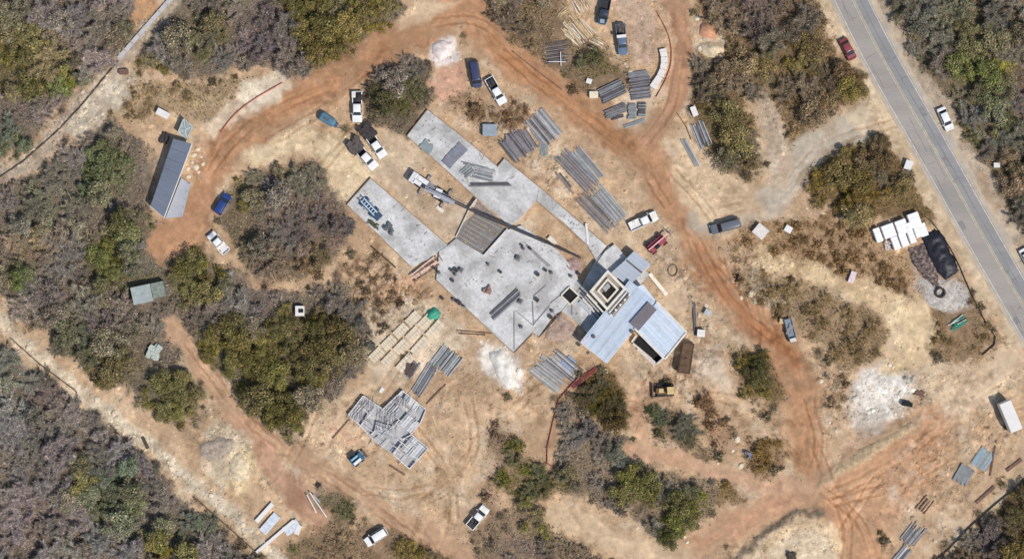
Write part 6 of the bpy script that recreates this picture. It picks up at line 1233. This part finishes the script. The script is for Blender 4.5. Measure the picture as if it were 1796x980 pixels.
# ------------------------------------------------------------------ fences and barriers
def fence(label, pts, hgt_, post_m, mesh_m, name='silt_fence', cat='fence', step=20, th=.05, lean=0):
    c = G0(*pts[len(pts) // 2]); t = thing(name, label, cat, c); dense = []
    for a, b in zip(pts[:-1], pts[1:]):
        n = max(1, round(math.hypot(b[0] - a[0], b[1] - a[1]) / step)); dense += [lerp(a, b, k / n) for k in range(n)]
    dense.append(pts[-1]); g_ = [G0(*q) - c for q in dense]
    for p in g_: mb = MB(); mb.bar(p - Vector((0, 0, .15)), p + Vector((0, 0, hgt_ + .15)), .07, .07); put('post', mb.mesh('post'), post_m, t)
    for p, q in zip(g_[:-1], g_[1:]):
        a, b = p.copy(), q.copy(); d_ = (b - a).normalized() * .04; a += d_; b -= d_; ln = Vector((-(b - a).y, (b - a).x, 0)).normalized() * lean * hgt_; n = ln.normalized() * th if lean else Vector((-(b - a).y, (b - a).x, 0)).normalized() * th
        up = Vector((0, 0, hgt_)); mid = (a + b) / 2 + Vector((0, 0, hgt_ * .96)) + ln; mb = MB(); mb.hexa([a, b, b + n, a + n], [a + up + ln, b + up + ln, b + up + ln + n, a + up + ln + n]); put('mesh_panel', mb.mesh('mesh_panel'), mesh_m, t)
    return t
M_rf = mat('red_net', A(196, 112, 100), .8, nscale=1.5, namt=.2); M_bf = mat('dark_silt', A(84, 74, 64), .9, nscale=1.5, namt=.25); M_gf = mat('grey_silt', A(104, 94, 84), .9, nscale=1.5, namt=.25)
fence('red safety fence curling along the outer side of the upper left track', curve([(388, 232), (408, 205), (440, 178), (496, 146)], 1), .35, M_rf, M_rf, lean=.25)
fence('red safety fence curving along the small curved track at the top', curve([(1150, 20), (1172, 60), (1178, 95), (1172, 130), (1150, 170)], 1), .4, M_rf, M_rf, lean=.3)
fence('red safety fence running down from the lower steel bundles into the brush', [(1040, 646), (1012, 662), (995, 680), (978, 700), (968, 740), (958, 785), (958, 812), (975, 824)], .5, M_rf, M_rf, lean=.4)
fence('broad red netting flap by the corner of the blue roof', [(1044, 640), (1020, 660), (1000, 676)], .9, M_rust, M_rf, lean=1.0)
fence('dark silt fence bending round the scrub beside the paved road', curve([(1612, 372), (1640, 395), (1675, 450), (1700, 510), (1730, 570), (1750, 598), (1722, 622)], 1), .5, M_bf, M_bf, th=.08, lean=.1)
fence('dark fence along the diagonal edge of the bottom right woods', [(1638, 985), (1665, 962), (1700, 925), (1745, 885), (1800, 840)], .5, M_bf, M_bf, th=.08, lean=.1)
fence('dark fence line along the bottom left diagonal clearing, lower stretch', [(340, 872), (400, 925), (450, 970)], .7, M_bf, M_gf, th=.1, lean=.2); fence('dark fence line along the bottom left diagonal clearing, middle stretch', [(195, 748), (230, 785), (262, 812)], .7, M_bf, M_gf, th=.1, lean=.2)
fence('dark fence line along the bottom left diagonal clearing, upper stretch', [(20, 595), (70, 640), (135, 688)], .7, M_bf, M_gf, th=.1, lean=.2)
fence('low dark strip drawn as the dark line of the upper left diagonal ditch', [(-10, 318), (40, 285), (100, 232), (140, 190), (175, 148), (208, 108)], .3, M_bf, M_bf, th=.15, lean=.2)  # no fence here: the ditch's dark line put in as a low dark strip
fence('dark low edging board along the upper dirt track brush', [(900, 92), (925, 112), (955, 135), (985, 158)], .4, M_rust, M_rust, th=.15); fence('thin edging along the right side of the curved track tip', [(1188, 200), (1203, 222), (1212, 245)], .4, M_rust, M_woodd, th=.12)
# pale culvert pipe
pw = thing('concrete_channel', 'pale straight concrete channel running to the top edge of the woods', 'channel', G0(255, 55)); p0 = G0(208, 103) - pw.location
for k in range(8):
    a, b = lerp((208, 103), (304, -6), k / 8 + .004), lerp((208, 103), (304, -6), (k + 1) / 8 - .004); p, q = P(*a, .1) - pw.location, P(*b, .1) - pw.location; p.z = q.z = .2; mb = MB(); mb.bar(p, q, .85, .35)
    put('channel_segment', mb.mesh('channel_segment'), mat('channel_pale', A(192, 190, 190), .8, nscale=1, namt=.1), pw)
# white curved barrier
wb = thing('curved_barrier', 'thick white curved barrier beside the violet steel stack', 'barrier', G0(1160, 120)); cp = curve([(1162, 86), (1166, 105), (1162, 128), (1144, 154)], 1)
for a, b in zip(cp[:-1], cp[1:]): p, q = P(*lerp(a, b, .02), .5) - wb.location, P(*lerp(a, b, .99), .5) - wb.location; p.z = q.z = .4; mb = MB(); mb.bar(p, q, 1.35, .8); put('barrier_segment', mb.mesh('barrier_segment'), mat('barrier_white', A(228, 220, 212), .7, nscale=1.2, namt=.08), wb)
# plain white panels and beams lying bottom left
for lb, a, b, w_, m_ in (('narrow white panel leftmost of the bottom left stack', (479, 882), (450, 914), 7, M_white), ('broad pale blue grey panel in the bottom left stack', (487, 902), (461, 932), 14, mat('pale_grey_panel', A(206, 212, 218), .6)), ('long white beam reaching down left to the edge', (516, 912), (450, 968), 5, M_white), ('broad white panel right of the long white beam', (524, 916), (500, 932), 16, MATS['pale_grey_panel']), ('short white plate at the right end of the stack', (526, 920), (520, 936), 8, M_white)):
    plank('white_panel', lb, 'board', a, b, w_ * S * 1.1, .1, m_, 'white panels at the bottom left', .5)
for k, (a, b) in enumerate((((539, 866), (556, 898)), ((544, 862), (574, 906)), ((550, 866), (562, 880)))): plank('rail', ('left white rail leaning in the bottom brush clump', 'middle long white rail in the bottom brush clump', 'short grey rail in the bottom brush clump')[k], 'rail', a, b, .22, .8, M_steel2 if k == 2 else M_white, 'rails in the bottom brush clump', .2)
plank('log', 'black log lying across the bottom left rubble strip', 'log', (251, 767), (260, 786), .6, .02, M_bf, None, .5)
cargo('scrap_heap', 'pale grey green scrap heap in the left woods', 'scrap', 271, 617, 22, 26, .3, 20, mat('scrap_pale', A(182, 188, 178), .8, nscale=4, namt=.35), 30, .7, 31)
cargo('scrap_heap', 'grey rubbish heap left of the site office', 'scrap', 289, 243, 14, 18, .1, 20, M_gear, 20, .6, 32)
cargo('scrap_heap', 'grey green machine part in the brush right of the lumber', 'scrap', 1046, 102, 9, 20, .3, 10, mat('part_green', A(134, 150, 134), .8, nscale=3, namt=.3), 12, .6, 33)
cargo('scrap_heap', 'dark scattered waste beside the small black container', 'scrap', 1612, 690, 22, 16, .05, 20, M_rust, 10, .3, 34)
cargo('scrap_heap', 'blackened dirt heap by the bottom edge', 'scrap', 1388, 975, 18, 12, .0, 0, M_bf, 20, .8, 36)
cargo('blue_drum_cluster', 'blue grey tank in scrub above the pale lower track', 'tank', 1311, 797, 14, 14, .1, 0, mat('drum_blue', A(120, 122, 140), .6, nscale=2, namt=.2), 10, 1.0, 35)
# brown pallets of limestone left of the office ramp and boulders
def boulder(seed):
    rs = random.Random(seed); mb = MB(); n = 7; v = []
    for z, r in ((0, .9), (.35, 1.0), (.7, .6)):
        for i in range(n): t = 6.283 * i / n; q = r * rs.uniform(.75, 1.15); v.append((q * math.cos(t), q * math.sin(t), z * rs.uniform(.85, 1.15)))
    v.append((0, 0, .78)); f = [(k * n + i, k * n + (i + 1) % n, (k + 1) * n + (i + 1) % n, (k + 1) * n + i) for k in range(2) for i in range(n)] + [(2 * n + i, 2 * n + (i + 1) % n, 3 * n) for i in range(n)]
    return mb.add(v, f).mesh('boulder')
BO = [boulder(i) for i in range(5)]; kb = 0
for lb, spots, m_ in (('pale limestone boulder right of the site office', [(347, 262), (353, 275), (341, 272), (337, 285), (356, 288), (330, 296), (344, 293), (349, 302), (331, 310)], M_lime), ('limestone boulder beside the pale patch near the navy van', [(762, 84), (770, 78), (786, 92), (792, 84), (776, 98)], M_concp),
    ('boulder among the broken ground above the limestone rows', [(682, 520), (690, 527), (676, 534), (705, 522), (715, 517), (735, 524), (742, 516), (728, 530), (700, 540), (758, 520), (720, 505), (690, 512)], M_woodd), ('pale boulder in the rough ground below the round hose', [(1232, 560), (1238, 536), (1226, 552), (1300, 522), (1318, 515), (1325, 530)], M_lime),
    ('chalk white boulder on the right chalk patch', [(1520, 672), (1545, 660), (1580, 690), (1500, 700), (1560, 640), (1570, 725), (1530, 720)], M_concp), ('pale boulder around the lower right brush islands', [(1293, 770), (1285, 790), (1259, 812), (1300, 816), (1253, 745), (1200, 940), (1205, 950), (1440, 668), (1450, 655), (1455, 740)], M_lime),
    ('pale boulder in the top brush clearing', [(1222, 32), (1228, 85), (1255, 108), (1243, 92), (1100, 118), (1106, 128), (1096, 112), (895, 30), (870, 28)], M_lime), ('pale stone in the bottom left rubble strip', [(30, 560), (50, 610), (120, 690), (170, 700), (200, 725), (235, 765), (300, 820), (290, 800), (370, 868), (420, 900), (440, 930)], M_lime), ('pale stone beside the top left ditch', [(190, 100), (168, 110), (150, 195), (130, 235), (60, 262), (205, 160), (180, 200), (32, 290)], M_lime)):
    for x, y in spots:
        o = put('boulder', BO[kb % 5], m_, None, G0(x, y, -.1), (0, 0, rng.uniform(0, 6))); s_ = rng.uniform(.35, .75); o.scale = (s_, s_ * rng.uniform(.7, 1.1), s_ * .9); tag(o, lb, 'boulder', 'boulders, ' + lb); kb += 1
